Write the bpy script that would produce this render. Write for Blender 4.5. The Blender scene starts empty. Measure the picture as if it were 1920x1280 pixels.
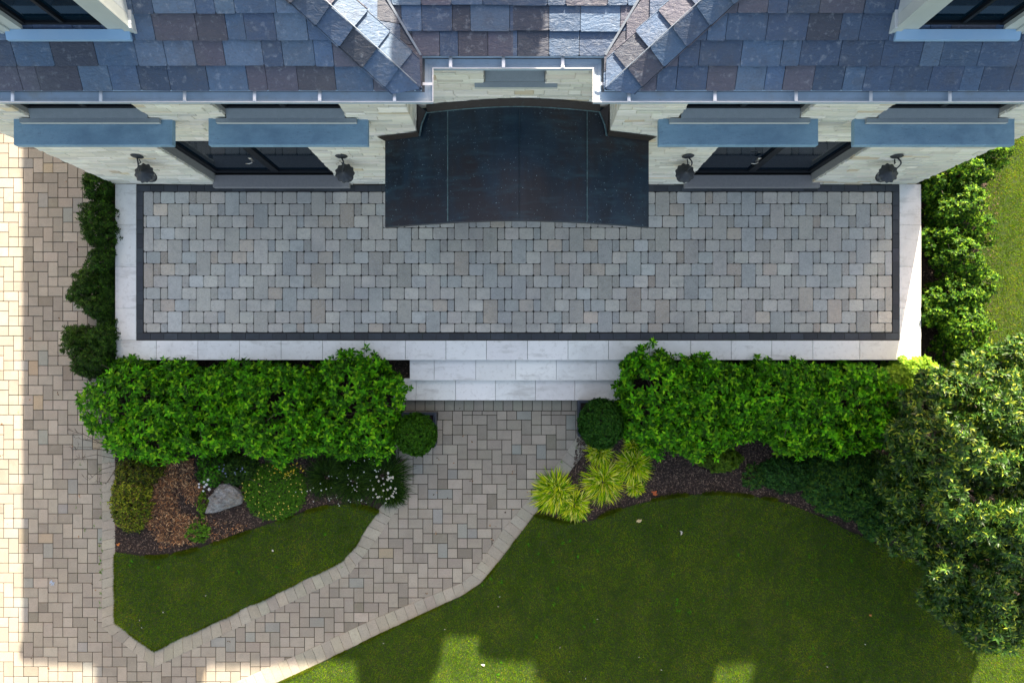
import bpy, bmesh, math, random
import numpy as np
from mathutils import Vector, Matrix, noise as mnoise
R = math.radians
random.seed(7); rng = np.random.default_rng(7)

# ------------------------------------------------------------------ camera, sky, sun, exposure
SC = bpy.context.scene
COL = SC.collection
CAMZ = 12.64
F = 1280.0
cam_d = bpy.data.cameras.new('camera'); cam = bpy.data.objects.new('camera', cam_d); COL.objects.link(cam)
cam.location = (0, 0, CAMZ); cam.rotation_euler = (0, 0, 0)
cam_d.sensor_width = 36; cam_d.lens = 24.0; cam_d.clip_end = 1500; cam_d.clip_start = 0.1
cam_d.shift_y = 45 / 1920.0; cam_d.shift_x = -2 / 1920.0
SC.camera = cam
SUN_AX, SUN_SLOPE = 0.183, 0.60            # light travels (-AX, -1) in plan and falls SLOPE per metre of Y
sun_vec = Vector((SUN_AX, 1.0, SUN_SLOPE)).normalized()      # towards the sun
EL = math.asin(sun_vec.z)
w = bpy.data.worlds.new('World'); SC.world = w; w.use_nodes = True
nt = w.node_tree; nt.nodes.clear()
sky = nt.nodes.new('ShaderNodeTexSky'); sky.sky_type = 'NISHITA'; sky.sun_disc = False
sky.sun_elevation = EL; sky.sun_rotation = math.atan2(SUN_AX, 1.0)
sky.air_density = 1.0; sky.dust_density = 2.5; sky.ozone_density = 1.0
bg = nt.nodes.new('ShaderNodeBackground'); bg.inputs['Strength'].default_value = 0.11
wo = nt.nodes.new('ShaderNodeOutputWorld')
tint = nt.nodes.new('ShaderNodeMix'); tint.data_type = 'RGBA'; tint.blend_type = 'MULTIPLY'; tint.inputs[0].default_value = 1.0
tint.inputs[7].default_value = (1.20, 1.0, .80, 1)          # the camera's daylight white balance
nt.links.new(sky.outputs[0], tint.inputs[6]); nt.links.new(tint.outputs[2], bg.inputs[0]); nt.links.new(bg.outputs[0], wo.inputs[0])
sl = bpy.data.lights.new('sun', 'SUN'); so = bpy.data.objects.new('sun', sl); COL.objects.link(so)
sl.energy = 5.0; sl.angle = R(0.6); sl.color = (1.0, 0.865, 0.69)
so.rotation_euler = sun_vec.to_track_quat('Z', 'Y').to_euler(); so.location = (3, 20, 20)
SC.view_settings.view_transform = 'Standard'; SC.view_settings.look = 'None'
SC.view_settings.gamma = 1; SC.view_settings.exposure = 2.12
SC.cycles.max_bounces = 6; SC.cycles.transparent_max_bounces = 8

# ------------------------------------------------------------------ helpers
def P(px, py, z=0.0):
    k = (CAMZ - z) / F
    return ((px - 962) * k, (685 - py) * k)

def lin(r, g, b):
    return tuple(((c / 255) / 12.92 if c <= 10 else ((c / 255 + .055) / 1.055) ** 2.4) for c in (r, g, b))

def tag(o, label=None, cat=None, group=None, kind=None):
    if label: o['label'] = label
    if cat: o['category'] = cat
    if group: o['group'] = group
    if kind: o['kind'] = kind
    return o

def empty(name, loc=(0, 0, 0), parent=None, rz=0):
    o = bpy.data.objects.new(name, None); COL.objects.link(o); o.empty_display_size = .2
    o.location = loc; o.rotation_euler = (0, 0, rz)
    if parent: o.parent = parent
    return o

class MB:
    def __init__(s): s.v = []; s.f = []; s.c = []; s.m = []
    def face(s, pts, col=None, m=0):
        b = len(s.v); s.v += [tuple(p) for p in pts]; s.f.append(tuple(range(b, b + len(pts)))); s.c.append(col or (1, 1, 1)); s.m.append(m)
    def poly(s, verts, faces, col=None, m=0):
        b = len(s.v); s.v += [tuple(p) for p in verts]
        for f in faces: s.f.append(tuple(i + b for i in f)); s.c.append(col or (1, 1, 1)); s.m.append(m)
    def box(s, x0, x1, y0, y1, z0, z1, col=None, m=0):
        s.poly([(x0,y0,z0),(x1,y0,z0),(x1,y1,z0),(x0,y1,z0),(x0,y0,z1),(x1,y0,z1),(x1,y1,z1),(x0,y1,z1)],
               [(0,3,2,1),(4,5,6,7),(0,1,5,4),(1,2,6,5),(2,3,7,6),(3,0,4,7)], col, m)
    def prism(s, pts2, z0, z1, col=None, m=0):          # vertical prism from a 2D ccw polygon
        n = len(pts2)
        s.poly([(x, y, z0) for x, y in pts2] + [(x, y, z1) for x, y in pts2],
               [tuple(range(n, 2 * n))] + [(i, (i + 1) % n, n + (i + 1) % n, n + i) for i in range(n)], col, m)
    def tube(s, pts, rad, seg=8, col=None, m=0, cap=True):
        pts = [Vector(p) for p in pts]; n = len(pts)
        rad = rad if hasattr(rad, '__len__') else [rad] * n
        vs = []; up = None
        for i, p in enumerate(pts):
            d = (pts[min(i + 1, n - 1)] - pts[max(i - 1, 0)]).normalized()
            a = d.orthogonal().normalized() if up is None else (up - d * up.dot(d)).normalized()
            up = a; b = d.cross(a)
            for k in range(seg):
                t = 2 * math.pi * k / seg
                vs.append(p + (a * math.cos(t) + b * math.sin(t)) * rad[i])
        fs = [(i*seg+k, i*seg+(k+1)%seg, (i+1)*seg+(k+1)%seg, (i+1)*seg+k) for i in range(n-1) for k in range(seg)]
        if cap: fs += [tuple(range(seg))[::-1], tuple(range((n-1)*seg, n*seg))]
        s.poly(vs, fs, col, m)
    def lathe(s, prof, seg=16, origin=(0,0,0), col=None, m=0, wob=None):
        vs = []; ox, oy, oz = origin
        for (r, z) in prof:
            for k in range(seg):
                t = 2 * math.pi * k / seg; rr = r * (wob(t) if wob else 1)
                vs.append((ox + rr * math.cos(t), oy + rr * math.sin(t), oz + z))
        fs = [(i*seg+k, i*seg+(k+1)%seg, (i+1)*seg+(k+1)%seg, (i+1)*seg+k) for i in range(len(prof)-1) for k in range(seg)]
        fs += [tuple(range(seg))[::-1], tuple(range((len(prof)-1)*seg, len(prof)*seg))]
        s.poly(vs, fs, col, m)
    def build(s, name, mat, parent=None, smooth=False, bevel=0, seg=2):
        me = bpy.data.meshes.new(name); me.from_pydata(s.v, [], s.f)
        for m in (mat if isinstance(mat, (list, tuple)) else [mat]): me.materials.append(m)
        nl = np.array([len(f) for f in s.f]); cols = np.ones((len(s.c), 4), dtype=np.float32); cols[:, :3] = np.array(s.c)
        at = me.color_attributes.new('Col', 'FLOAT_COLOR', 'CORNER'); at.data.foreach_set('color', np.repeat(cols, nl, axis=0).ravel())
        me.polygons.foreach_set('material_index', s.m)
        if smooth: me.polygons.foreach_set('use_smooth', [True] * len(s.f))
        me.update()
        o = bpy.data.objects.new(name, me); COL.objects.link(o)
        if parent: o.parent = parent; o.matrix_parent_inverse = Matrix.Translation(parent.location).inverted() if parent.rotation_euler.z == 0 else parent.matrix_basis.inverted()
        if bevel:
            b = o.modifiers.new('bevel', 'BEVEL'); b.width = bevel; b.segments = seg; b.limit_method = 'ANGLE'; b.angle_limit = R(40)
        return o

def np_mesh(name, V, nper, cols, mat, parent=None, faces=None, smooth=False):
    """V: (n, nper, 3) vertices of n identical pieces; faces: tuples of local indices (all triangles)"""
    n = V.shape[0]; faces = np.array(faces)            # (k,3)
    k = faces.shape[0]
    me = bpy.data.meshes.new(name)
    me.vertices.add(n * nper); me.vertices.foreach_set('co', V.astype(np.float32).ravel())
    idx = (np.arange(n)[:, None, None] * nper + faces[None]).reshape(-1)
    me.loops.add(n * k * 3); me.loops.foreach_set('vertex_index', idx.astype(np.int32))
    me.polygons.add(n * k); me.polygons.foreach_set('loop_start', np.arange(0, n * k * 3, 3, dtype=np.int32))
    me.polygons.foreach_set('loop_total', np.full(n * k, 3, dtype=np.int32))
    if smooth: me.polygons.foreach_set('use_smooth', np.ones(n * k, dtype=bool))
    at = me.color_attributes.new('Col', 'FLOAT_COLOR', 'CORNER')
    c4 = np.ones((n, 4), dtype=np.float32); c4[:, :3] = cols
    at.data.foreach_set('color', np.repeat(c4, k * 3, axis=0).ravel())
    me.materials.append(mat); me.update(calc_edges=True); me.validate()
    o = bpy.data.objects.new(name, me); COL.objects.link(o)
    if parent: o.parent = parent
    return o

def clip(poly, a, b, c):
    """keep a*x+b*y+c >= 0 of a convex 2D polygon"""
    out = []
    for i in range(len(poly)):
        p, q = poly[i], poly[(i + 1) % len(poly)]
        dp, dq = a*p[0]+b*p[1]+c, a*q[0]+b*q[1]+c
        if dp >= 0: out.append(p)
        if (dp >= 0) != (dq >= 0):
            t = dp / (dp - dq); out.append((p[0]+(q[0]-p[0])*t, p[1]+(q[1]-p[1])*t))
    return out

def inside(poly, x, y):
    c = False; n = len(poly); j = n - 1
    for i in range(n):
        xi, yi = poly[i]; xj, yj = poly[j]
        if (yi > y) != (yj > y) and x < (xj - xi) * (y - yi) / (yj - yi) + xi: c = not c
        j = i
    return c
def inside_np(poly, X, Y):
    c = np.zeros(len(X), bool); n = len(poly); j = n - 1
    for i in range(n):
        xi, yi = poly[i]; xj, yj = poly[j]
        if yi != yj: c ^= ((yi > Y) != (yj > Y)) & (X < (xj - xi) * (Y - yi) / (yj - yi) + xi)
        j = i
    return c

# ------------------------------------------------------------------ materials
def mat(name, base=(.5, .5, .5), rough=.7, metal=0.0, spec=.5, attr=0.0, noises=(), bump=(), trans=0.0, bricks=None, coat=0):
    """attr: 1 multiplies the base by the mesh colour 'Col'; noises: (scale, colour, lo, hi, amount[, stretch]) mixed over the base;
    bump: (scale, strength, distance[, stretch])"""
    m = bpy.data.materials.new(name); m.use_nodes = True; t = m.node_tree; N = t.nodes; L = t.links
    b = N['Principled BSDF']; out = N['Material Output']
    b.inputs['Roughness'].default_value = rough; b.inputs['Metallic'].default_value = metal
    b.inputs['Specular IOR Level'].default_value = spec; b.inputs['Coat Weight'].default_value = coat
    tc = N.new('ShaderNodeTexCoord'); geo = N.new('ShaderNodeNewGeometry')
    rgb = N.new('ShaderNodeRGB'); rgb.outputs[0].default_value = (*base, 1); cur = rgb.outputs[0]
    if attr:
        a = N.new('ShaderNodeVertexColor'); a.layer_name = 'Col'
        mx = N.new('ShaderNodeMix'); mx.data_type = 'RGBA'; mx.blend_type = 'MULTIPLY'; mx.inputs[0].default_value = attr
        L.new(cur, mx.inputs[6]); L.new(a.outputs[0], mx.inputs[7]); cur = mx.outputs[2]
    def vec(stretch):
        if not stretch: return geo.outputs['Position']
        mp = N.new('ShaderNodeMapping'); mp.inputs['Scale'].default_value = stretch
        L.new(geo.outputs['Position'], mp.inputs[0]); return mp.outputs[0]
    for nz in noises:
        sc_, colr, lo, hi, amt = nz[:5]; st = nz[5] if len(nz) > 5 else None
        n = N.new('ShaderNodeTexNoise'); n.inputs['Scale'].default_value = sc_; n.inputs['Detail'].default_value = 6; n.inputs['Roughness'].default_value = .62
        L.new(vec(st), n.inputs['Vector'])
        mr = N.new('ShaderNodeMapRange'); mr.inputs[1].default_value = lo; mr.inputs[2].default_value = hi; mr.inputs[4].default_value = amt
        L.new(n.outputs[0], mr.inputs[0])
        mx = N.new('ShaderNodeMix'); mx.data_type = 'RGBA'
        if len(nz) > 6 and nz[6] == 'mul': mx.blend_type = 'MULTIPLY'
        L.new(mr.outputs[0], mx.inputs[0]); L.new(cur, mx.inputs[6]); mx.inputs[7].default_value = (*colr, 1); cur = mx.outputs[2]
    L.new(cur, b.inputs['Base Color'])
    prev = None
    for bp in bump:
        n = N.new('ShaderNodeTexNoise'); n.inputs['Scale'].default_value = bp[0]; n.inputs['Detail'].default_value = 5; n.inputs['Roughness'].default_value = .6
        if len(bp) > 4: n.inputs['Distortion'].default_value = bp[4]
        L.new(vec(bp[3] if len(bp) > 3 else None), n.inputs['Vector'])
        bn = N.new('ShaderNodeBump'); bn.inputs['Strength'].default_value = bp[1]; bn.inputs['Distance'].default_value = bp[2]
        L.new(n.outputs[0], bn.inputs['Height'])
        if prev: L.new(prev, bn.inputs['Normal'])
        prev = bn.outputs[0]
    if prev: L.new(prev, b.inputs['Normal'])
    if trans:
        tr = N.new('ShaderNodeBsdfTranslucent'); L.new(cur, tr.inputs[0])
        ms = N.new('ShaderNodeMixShader'); ms.inputs[0].default_value = trans
        L.new(b.outputs[0], ms.inputs[1]); L.new(tr.outputs[0], ms.inputs[2]); L.new(ms.outputs[0], out.inputs[0])
    return m

W1 = (1, 1, 1)
M = {}
M['terrace_paver'] = mat('tumbled_concrete', (1.22, 1.17, 1.09), .85, attr=1, noises=[(55, (.75, .77, .78), .5, .72, .35), (38, (.10, .10, .10), .52, .74, .4), (9, (.16, .16, .16), .5, .8, .4), (1.1, (.2, .2, .21), .45, .7, .4), (26, (.75, .77, .78), .62, .75, .45), (.6, (.50, .47, .42), .5, .7, .3)], bump=[(90, .4, .004), (22, .4, .006)])
M['drive_paver'] = mat('driveway_concrete', (.95, .955, .93), .88, attr=1, noises=[(60, (.12, .105, .09), .5, .72, .45), (45, (.5, .47, .4), .55, .75, .3), (7, (.17, .155, .13), .5, .8, .4), (.7, (.20, .18, .15), .45, .7, .4), (2.2, (.42, .39, .33), .5, .75, .25)], bump=[(160, .4, .003)])
M['joint'] = mat('joint_sand', (.03, .027, .024), .95, noises=[(3, (.04, .07, .02), .55, .7, .5), (60, (.02, .018, .015), .4, .7, .5)])
M['drive_joint'] = mat('polymeric_sand', (.045, .038, .028), .95, noises=[(2.5, (.07, .09, .02), .58, .68, .7), (60, (.03, .02, .015), .4, .7, .5)])
M['border'] = mat('charcoal_border_stone', W1, .8, attr=1, noises=[(12, (.02, .02, .022), .4, .8, .4)], bump=[(80, .3, .003)])
M['coping'] = mat('pale_limestone_coping', W1, .75, attr=1, noises=[(.9, (.50, .48, .44), .5, .68, .35), (14, (.50, .47, .42), .54, .70, .4), (3.2, (.46, .44, .40), .56, .66, .45, (.5, 2.0, 1)), (70, (.30, .28, .25), .66, .72, .5), (4, (.62, .62, .62), .5, .8, .3), (40, (.45, .45, .46), .55, .9, .15), (1.3, (.42, .40, .38), .55, .75, .25)], bump=[(60, .15, .003)])
M['stone'] = mat('ledgestone', W1, .85, attr=1, noises=[(10, (.50, .40, .24), .55, .75, .35, (.3, .3, 3)), (25, (.30, .33, .31), .56, .75, .45, (.22, .22, 3)), (3, (.62, .62, .52), .5, .8, .4, (.6, .6, 3))], bump=[(30, .7, .012, (.35, .35, 3)), (90, .3, .004)])
M['stone_gap'] = mat('stone_mortar', (.4, .39, .34), .95)
M['jamb'] = mat('sawn_grey_stone', (.27, .27, .26), .8, noises=[(18, (.32, .33, .31), .45, .7, .6), (60, (.07, .07, .07), .5, .8, .4)], bump=[(50, .4, .004)])
M['sill'] = mat('grey_sill_stone', (.22, .26, .29), .7, noises=[(14, (.26, .30, .34), .45, .75, .6), (70, (.12, .14, .17), .5, .8, .35)], bump=[(70, .3, .003)])
M['sill_edge'] = mat('pale_sill_stone', (.48, .50, .46), .75, noises=[(20, (.3, .32, .32), .5, .8, .4)])
M['ledge'] = mat('blue_grey_ledge_stone', (.20, .335, .45), .7, spec=.3, noises=[(9, (.26, .40, .52), .4, .7, .7, (.3, 1, 1)), (60, (.10, .18, .27), .56, .7, .5), (4, (.15, .25, .36), .5, .7, .6), (30, (.40, .48, .54), .62, .72, .5), (22, (.07, .12, .17), .60, .72, .7, (.5, 2.5, 1)), (2, (.16, .27, .37), .45, .65, .6)], bump=[(60, .35, .003), (8, .2, .01, (.3, 2, 1))])
M['threshold'] = mat('threshold_stone', (.27, .26, .26), .7, noises=[(20, (.17, .17, .18), .4, .8, .5)])
M['slate'] = mat('roof_slate', W1, .62, spec=.45, attr=1, noises=[(14, (.42, .47, .53), .56, .8, .4, (1, 1, 1), ), (2.2, (.09, .10, .115), .5, .7, .4), (70, (.30, .33, .34), .62, .72, .35), (45, (.035, .04, .05), .5, .8, .5), (5, (.05, .055, .075), .5, .75, .4)], bump=[(9, .75, .02, (1, 2.2, 1), 1.2), (60, .4, .004)])
M['under'] = mat('roof_underlay', (.02, .02, .022), .9)
M['gutter'] = mat('zinc_gutter', (.34, .44, .54), .6, metal=.0, noises=[(5, (.26, .33, .40), .45, .75, .7), (30, (.14, .12, .09), .62, .8, .5), (2, (.30, .28, .24), .55, .7, .5)], bump=[(6, .15, .01)])
M['gutter_lip'] = mat('gutter_lip_metal', (.62, .63, .65), .4, metal=.3, noises=[(3, (.36, .40, .45), .5, .7, .6)])
M['bracket'] = mat('bracket_metal', (.75, .78, .82), .35, metal=.5)
M['flash'] = mat('lead_flashing', (.24, .28, .33), .5, metal=.5, noises=[(12, (.12, .14, .17), .4, .8, .6)])
M['canopy'] = mat('dark_patinated_copper', (.008, .024, .042), .38, metal=.0, spec=.42, noises=[(1.3, (.020, .012, .012), .45, .60, .7, (1, .6, 1)), (2.2, (.003, .006, .012), .48, .66, .8, (1.4, .3, 1)), (7, (.022, .055, .075), .5, .72, .7, (.25, 1.4, 1)), (42, (.30, .40, .45), .665, .685, .9)], bump=[(5, .25, .012), (60, .12, .002)])
M['patina'] = mat('verdigris_flashing', (.09, .16, .17), .6, metal=.3, noises=[(25, (.22, .32, .33), .5, .7, .7), (9, (.035, .04, .045), .45, .65, .7)], bump=[(40, .5, .004)])
M['rust'] = mat('brown_flashing_metal', (.016, .010, .008), .6, noises=[(14, (.03, .05, .055), .58, .75, .6)])
M['black_metal'] = mat('dark_bronze_frame', (.006, .008, .012), .5, spec=.25)
M['glass'] = mat('dark_window_glass', (.002, .009, .018), .07, spec=.30)
M['iron'] = mat('cast_iron', (.045, .05, .06), .5, metal=.4, noises=[(20, (.02, .022, .026), .4, .8, .6)], bump=[(40, .3, .003)])
M['lamp_glass'] = mat('seeded_glass', (.10, .11, .12), .15, spec=.7)
M['brass'] = mat('nickel_handle', (.5, .48, .45), .35, metal=1.0)
M['dormer_paint'] = mat('grey_green_paint', (.42, .46, .45), .6, noises=[(6, (.34, .38, .38), .4, .8, .5)], bump=[(50, .1, .002)])
M['cheek'] = mat('pale_cladding_paint', (.40, .45, .48), .6, noises=[(6, (.32, .36, .38), .4, .8, .5)])
M['sill_metal'] = mat('blue_sill_metal', (.25, .42, .62), .45, metal=.1, noises=[(5, (.32, .46, .62), .4, .8, .6)])
M['soffit'] = mat('soffit_paint', (.10, .11, .12), .8)
M['mulch'] = mat('bark_mulch', (.030, .018, .013), .95, noises=[(60, (.09, .06, .045), .5, .75, .6), (8, (.012, .009, .008), .45, .7, .6)], bump=[(70, 1, .02), (15, .6, .03)])
M['chips'] = mat('bark_chips', W1, .9, attr=1)
M['lawn'] = mat('turf', (.022, .046, .003), .95, noises=[(1.4, (.040, .055, .010), .45, .7, .7), (40, (.010, .020, .004), .45, .7, .6), (5, (.055, .065, .014), .55, .75, .5)], bump=[(120, 1, .01)])
M['blade'] = mat('grass_blades', W1, .8, spec=.08, attr=1, noises=[(.7, (1.7, 1.4, 1.5), .47, .64, .6, None, 'mul'), (1.3, (.45, .55, .5), .47, .64, .55, (1.5, .6, 1), 'mul'), (4.5, (.5, .62, .5), .48, .66, .7, None, 'mul'), (11, (1.6, 1.35, 1.3), .54, .7, .6, None, 'mul')], trans=.6)
M['ground'] = mat('rough_grass', (.03, .05, .012), .95, noises=[(.4, (.05, .06, .02), .4, .7, .6)])
M['leaf'] = mat('leaf', W1, .55, spec=.12, attr=1, trans=.3)
M['leaf_gloss'] = mat('glossy_leaf', W1, .42, spec=.32, attr=1, trans=.3)
M['needle'] = mat('needle_leaf', W1, .6, spec=.12, attr=1, trans=.15)
M['petal'] = mat('petal', W1, .6, attr=1, trans=.3)
M['wood'] = mat('bark', (.06, .045, .035), .9, noises=[(30, (.12, .1, .08), .4, .7, .6)], bump=[(40, .8, .01)])
M['rock'] = mat('granite_boulder', (.27, .26, .245), .9, noises=[(35, (.46, .45, .43), .5, .65, .8), (9, (.12, .115, .11), .48, .64, .7), (4, (.20, .18, .14), .5, .65, .5), (90, (.09, .09, .09), .6, .7, .5)], bump=[(14, 1, .06), (50, .9, .02)])
M['planter'] = mat('navy_planter_glaze', (.016, .024, .04), .4, spec=.5, noises=[(12, (.03, .04, .055), .45, .8, .5)])
M['soil'] = mat('potting_soil', (.02, .014, .01), .95, bump=[(60, 1, .02)])
M['ridge_occluder'] = mat('occluder_stone', (.35, .33, .27), .85, noises=[(6, (.25, .24, .2), .4, .8, .6)])  # for the added shadow casters behind the ridge

# ------------------------------------------------------------------ ground
g = MB(); S_ = 400
g.face([(-S_, -S_, -.06), (S_, -S_, -.06), (S_, S_, -.06), (-S_, S_, -.06)])
tag(g.build('ground', M['ground']), kind='structure')

def rr(x0, y0, x1, y1, cut, jit=0):
    p = [(x0+cut, y0), (x1-cut, y0), (x1-cut*.3, y0+cut*.3), (x1, y0+cut), (x1, y1-cut), (x1-cut*.3, y1-cut*.3), (x1-cut, y1), (x0+cut, y1),
         (x0+cut*.3, y1-cut*.3), (x0, y1-cut), (x0, y0+cut), (x0+cut*.3, y0+cut*.3)]
    return [(x + random.uniform(-jit, jit), y + random.uniform(-jit, jit)) for x, y in p]

def inset(pts, d):
    cx = sum(p[0] for p in pts) / len(pts); cy = sum(p[1] for p in pts) / len(pts)
    w_ = max(abs(p[0]-cx) for p in pts); h_ = max(abs(p[1]-cy) for p in pts)
    return [(cx + (x-cx)*(1-d/w_), cy + (y-cy)*(1-d/h_)) for x, y in pts]

def stone_top(mb, pts, z, bev, dep, col, tilt=.0015):
    """a block seen from above: sloping arris then a flat top with a hair of tilt"""
    n = len(pts); i_ = inset(pts, bev); z += random.uniform(-tilt, tilt)
    a, b = random.uniform(-tilt, tilt) * 4, random.uniform(-tilt, tilt) * 4
    cx = sum(p[0] for p in pts)/n; cy = sum(p[1] for p in pts)/n
    V = [(x, y, z-dep) for x, y in pts] + [(x, y, z - bev*.45) for x, y in pts] + [(x, y, z + a*(x-cx) + b*(y-cy)) for x, y in i_]
    fs = [tuple(range(2*n, 3*n))]
    for k in range(n):
        q = (k+1) % n; fs += [(k, q, n+q, n+k), (n+k, n+q, 2*n+q, 2*n+k)]
    mb.poly(V, fs, col)

def jitc(c, v, h=.03):
    k = 1 + random.gauss(0, v)
    return tuple(max(.004, x * k * (1 + random.uniform(-h, h))) for x in c)

# driveway + walk pavers: squares and 3:2 stones on a (5,3)/(2,-2) lattice
drv = MB(); u = 9.25 * CAMZ / F; gap = .006
DX0, DX1, DY0, DY1 = -15.0, 4.0, -9.0, 8.5
drive_l = [P(-900, -400), P(190, -400), P(190, 700), P(217, 745), P(217, 1167), P(290, 1218), P(644, 1049), P(690, 985), P(750, 925), P(742, 745),
           P(1100, 745), P(1100, 820), P(1001, 966), P(909, 1080), P(870, 1111), P(315, 1376), P(-900, 1900)]
ox, oy = P(922.5, 842.4)
def drv_col():
    r = random.random()
    if r < .05: return jitc(lin(138, 138, 132), .05)
    if r < .08: return jitc(lin(124, 117, 104), .05)
    if r < .095: return jitc(lin(158, 144, 122), .05)
    return jitc(lin(150, 142, 130), .11, .015)
def add_paver(x0, y0, w_, h_):
    xa, xb = ox + x0*u, ox + (x0+w_)*u; yb, ya = oy - y0*u, oy - (y0+h_)*u
    cx, cy = (xa+xb)/2, (ya+yb)/2
    if not (DX0 < cx < DX1 and DY0 < cy < DY1): return
    if not any(inside(drive_l, X, Y) for X, Y in ((cx, cy), (xa, ya), (xb, yb), (xa, yb), (xb, ya))): return
    if cx > P(742, 0)[0] - .5 and cx < 2.0:
        yb = min(yb, P(0, 770)[1] - .001)
        if yb - ya < .04: return
    if random.random() < .035: stone_top(drv, rr(xa+gap, ya+gap, xb-gap, yb-gap, .016, .001), 0, .006, .02, drv_col())
    else: stone_top(drv, [(xa+gap+random.uniform(-.001,.001), ya+gap), (xb-gap, ya+gap+random.uniform(-.001,.001)), (xb-gap, yb-gap), (xa+gap, yb-gap)], 0, .004, .02, drv_col())
for i in range(-60, 60):
    for j in range(-90, 90):
        bx, by = 5*i + 2*j, 3*i - 2*j
        if abs(bx) > 190 or abs(by) > 140: continue
        add_paver(bx, by, 2, 3); add_paver(bx, by+3, 2, 2); add_paver(bx+2, by+3, 3, 2)
# straight soldier row at the foot of the steps
for k in range(19):
    xa = P(742 + 18.3*k, 0)[0]; xb = P(742 + 18.3*(k+1), 0)[0]; ya, yb = P(0, 770)[1], P(0, 750)[1]
    stone_top(drv, [(xa+gap, ya+gap), (xb-gap, ya+gap), (xb-gap, yb-gap), (xa+gap, yb-gap)], 0, .004, .02, jitc(lin(134, 131, 120), .07))
dr = tag(drv.build('driveway_paving', M['drive_paver']), kind='structure')
jb = MB(); jb.face([(-15.2, -9.2, -.009), (4.2, -9.2, -.009), (4.2, 8.6, -.009), (-15.2, 8.6, -.009)])
tag(jb.build('paving_joint_sand', M['drive_joint']), kind='structure')

def course(mb, st, z, cols, g_=.008):
    for (a, b, n), (c, d, _) in zip(st[:-1], st[1:]):
        n = st[st.index((a, b, n)) + 1][2]
        A, B, C_, D = [Vector(P(*p)) for p in (a, b, c, d)]
        for k in range(n):
            p0, p1 = A.lerp(C_, k/n), A.lerp(C_, (k+1)/n); q0, q1 = B.lerp(D, k/n), B.lerp(D, (k+1)/n)
            pts = [p0, p1, q1, q0]; ce = sum(pts, Vector((0, 0))) / 4
            area = sum(pts[i].x*pts[(i+1)%4].y - pts[(i+1)%4].x*pts[i].y for i in range(4))
            if area < 0: pts = pts[::-1]
            pts = [ce + (p-ce) * (1 - g_/(p-ce).length) for p in pts]
            stone_top(mb, [(p.x, p.y) for p in pts], z, .005, .02, jitc(cols, .07, .03))
cr = MB()
CL = [((191,742),(217,742),0), ((191,1176),(217.5,1167),24), ((289,1251),(290.5,1218),5), ((491,1155),(480,1128),11), ((594,1106),(583,1080),6),
      ((657,1075),(644,1049),4), ((692,1030),(668,1020),3), ((717,997),(690,985),2), ((734,970),(708,956),2), ((762,936),(735,925),2)]
CR = [((1083,816),(1106,838),0), ((1052,860),(1074,878),3), ((1015,906),(1038,924),3), ((978,950),(1001,966),3), ((944,990),(968,1010),3),
      ((902,1050),(925,1066),4), ((884,1076),(905,1090),2), ((866,1091),(873,1113),1), ((703,1158),(714,1187),9), ((568,1221),(580,1252),8), ((443,1277),(458,1308),8), ((300,1345),(315,1376),8), ((100,1440),(115,1471),11)]
course(cr, CL, .008, lin(156, 150, 136)); course(cr, CR, .008, lin(158, 152, 138))
tag(cr.build('paving_edge_course', M['drive_paver']), kind='structure')

# ------------------------------------------------------------------ beds and lawns
def sheet(name, poly, z, m, kind='structure', thick=.08, flip=False):
    bm = bmesh.new(); vs = [bm.verts.new((x, y, z)) for x, y in poly]
    es = [bm.edges.new((vs[i], vs[(i+1) % len(vs)])) for i in range(len(vs))]
    bmesh.ops.triangle_fill(bm, use_beauty=True, edges=es)
    for f in bm.faces:
        f.normal_update()
        if f.normal.z < 0: f.normal_flip()
    r = bmesh.ops.extrude_face_region(bm, geom=bm.faces[:]); 
    bmesh.ops.translate(bm, verts=[v for v in r['geom'] if isinstance(v, bmesh.types.BMVert)], vec=(0, 0, -thick))
    bmesh.ops.recalc_face_normals(bm, faces=bm.faces)
    me = bpy.data.meshes.new(name); bm.to_mesh(me); bm.free(); me.materials.append(m)
    o = bpy.data.objects.new(name, me); COL.objects.link(o); return tag(o, kind=kind)

def smooth(pts, n=6):
    out = []; m_ = len(pts)
    for i in range(m_ - 1):
        p0, p1, p2, p3 = pts[max(i-1, 0)], pts[i], pts[i+1], pts[min(i+2, m_-1)]
        for k in range(n):
            t = k / n
            out.append(tuple(.5*((2*p1[a]) + (-p0[a]+p2[a])*t + (2*p0[a]-5*p1[a]+4*p2[a]-p3[a])*t*t + (-p0[a]+3*p1[a]-3*p2[a]+p3[a])*t**3) for a in (0, 1)))
    return out + [pts[-1]]
curveL = smooth([(711,958), (690,950), (650,945), (600,951), (545,968), (480,990), (420,1012), (350,1032), (290,1042), (217,1034)])
curveR = smooth([(1001,966), (1025,970), (1057,978), (1106,976), (1141,962), (1176,950), (1229,936), (1282,928), (1352,925), (1408,930), (1466,941), (1535,967), (1594,996), (1657,1024), (1760,1070), (1850,1110), (1960,1150), (2120,1180), (2500,1200)])
lawnL_px = [(217,1034), (217.5,1167), (290.5,1218), (480,1128), (583,1080), (644,1049), (668,1020), (690,985)] + curveL[:-1]
lawnR_px = curveR[::-1] + [(968,1010), (925,1066), (905,1090), (873,1113), (714,1187), (580,1252), (458,1308), (315,1376), (115,1471), (115,1750), (2500,1750)]
lawnL = [P(*p) for p in lawnL_px]; lawnR = [P(*p) for p in lawnR_px]
stripR = [P(*p) for p in smooth([(1895,240), (1862,300), (1838,400), (1836,560), (1850,660), (1900,730), (2050,790), (2500,820)], 4)] + [P(2500, -300), P(1905, -300)]
bedL = [P(*p) for p in [(188,100), (400,100), (400,655), (742,655), (742,925)] + [(735,925), (708,956)] + curveL + [(217,742), (188,700)]]
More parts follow.
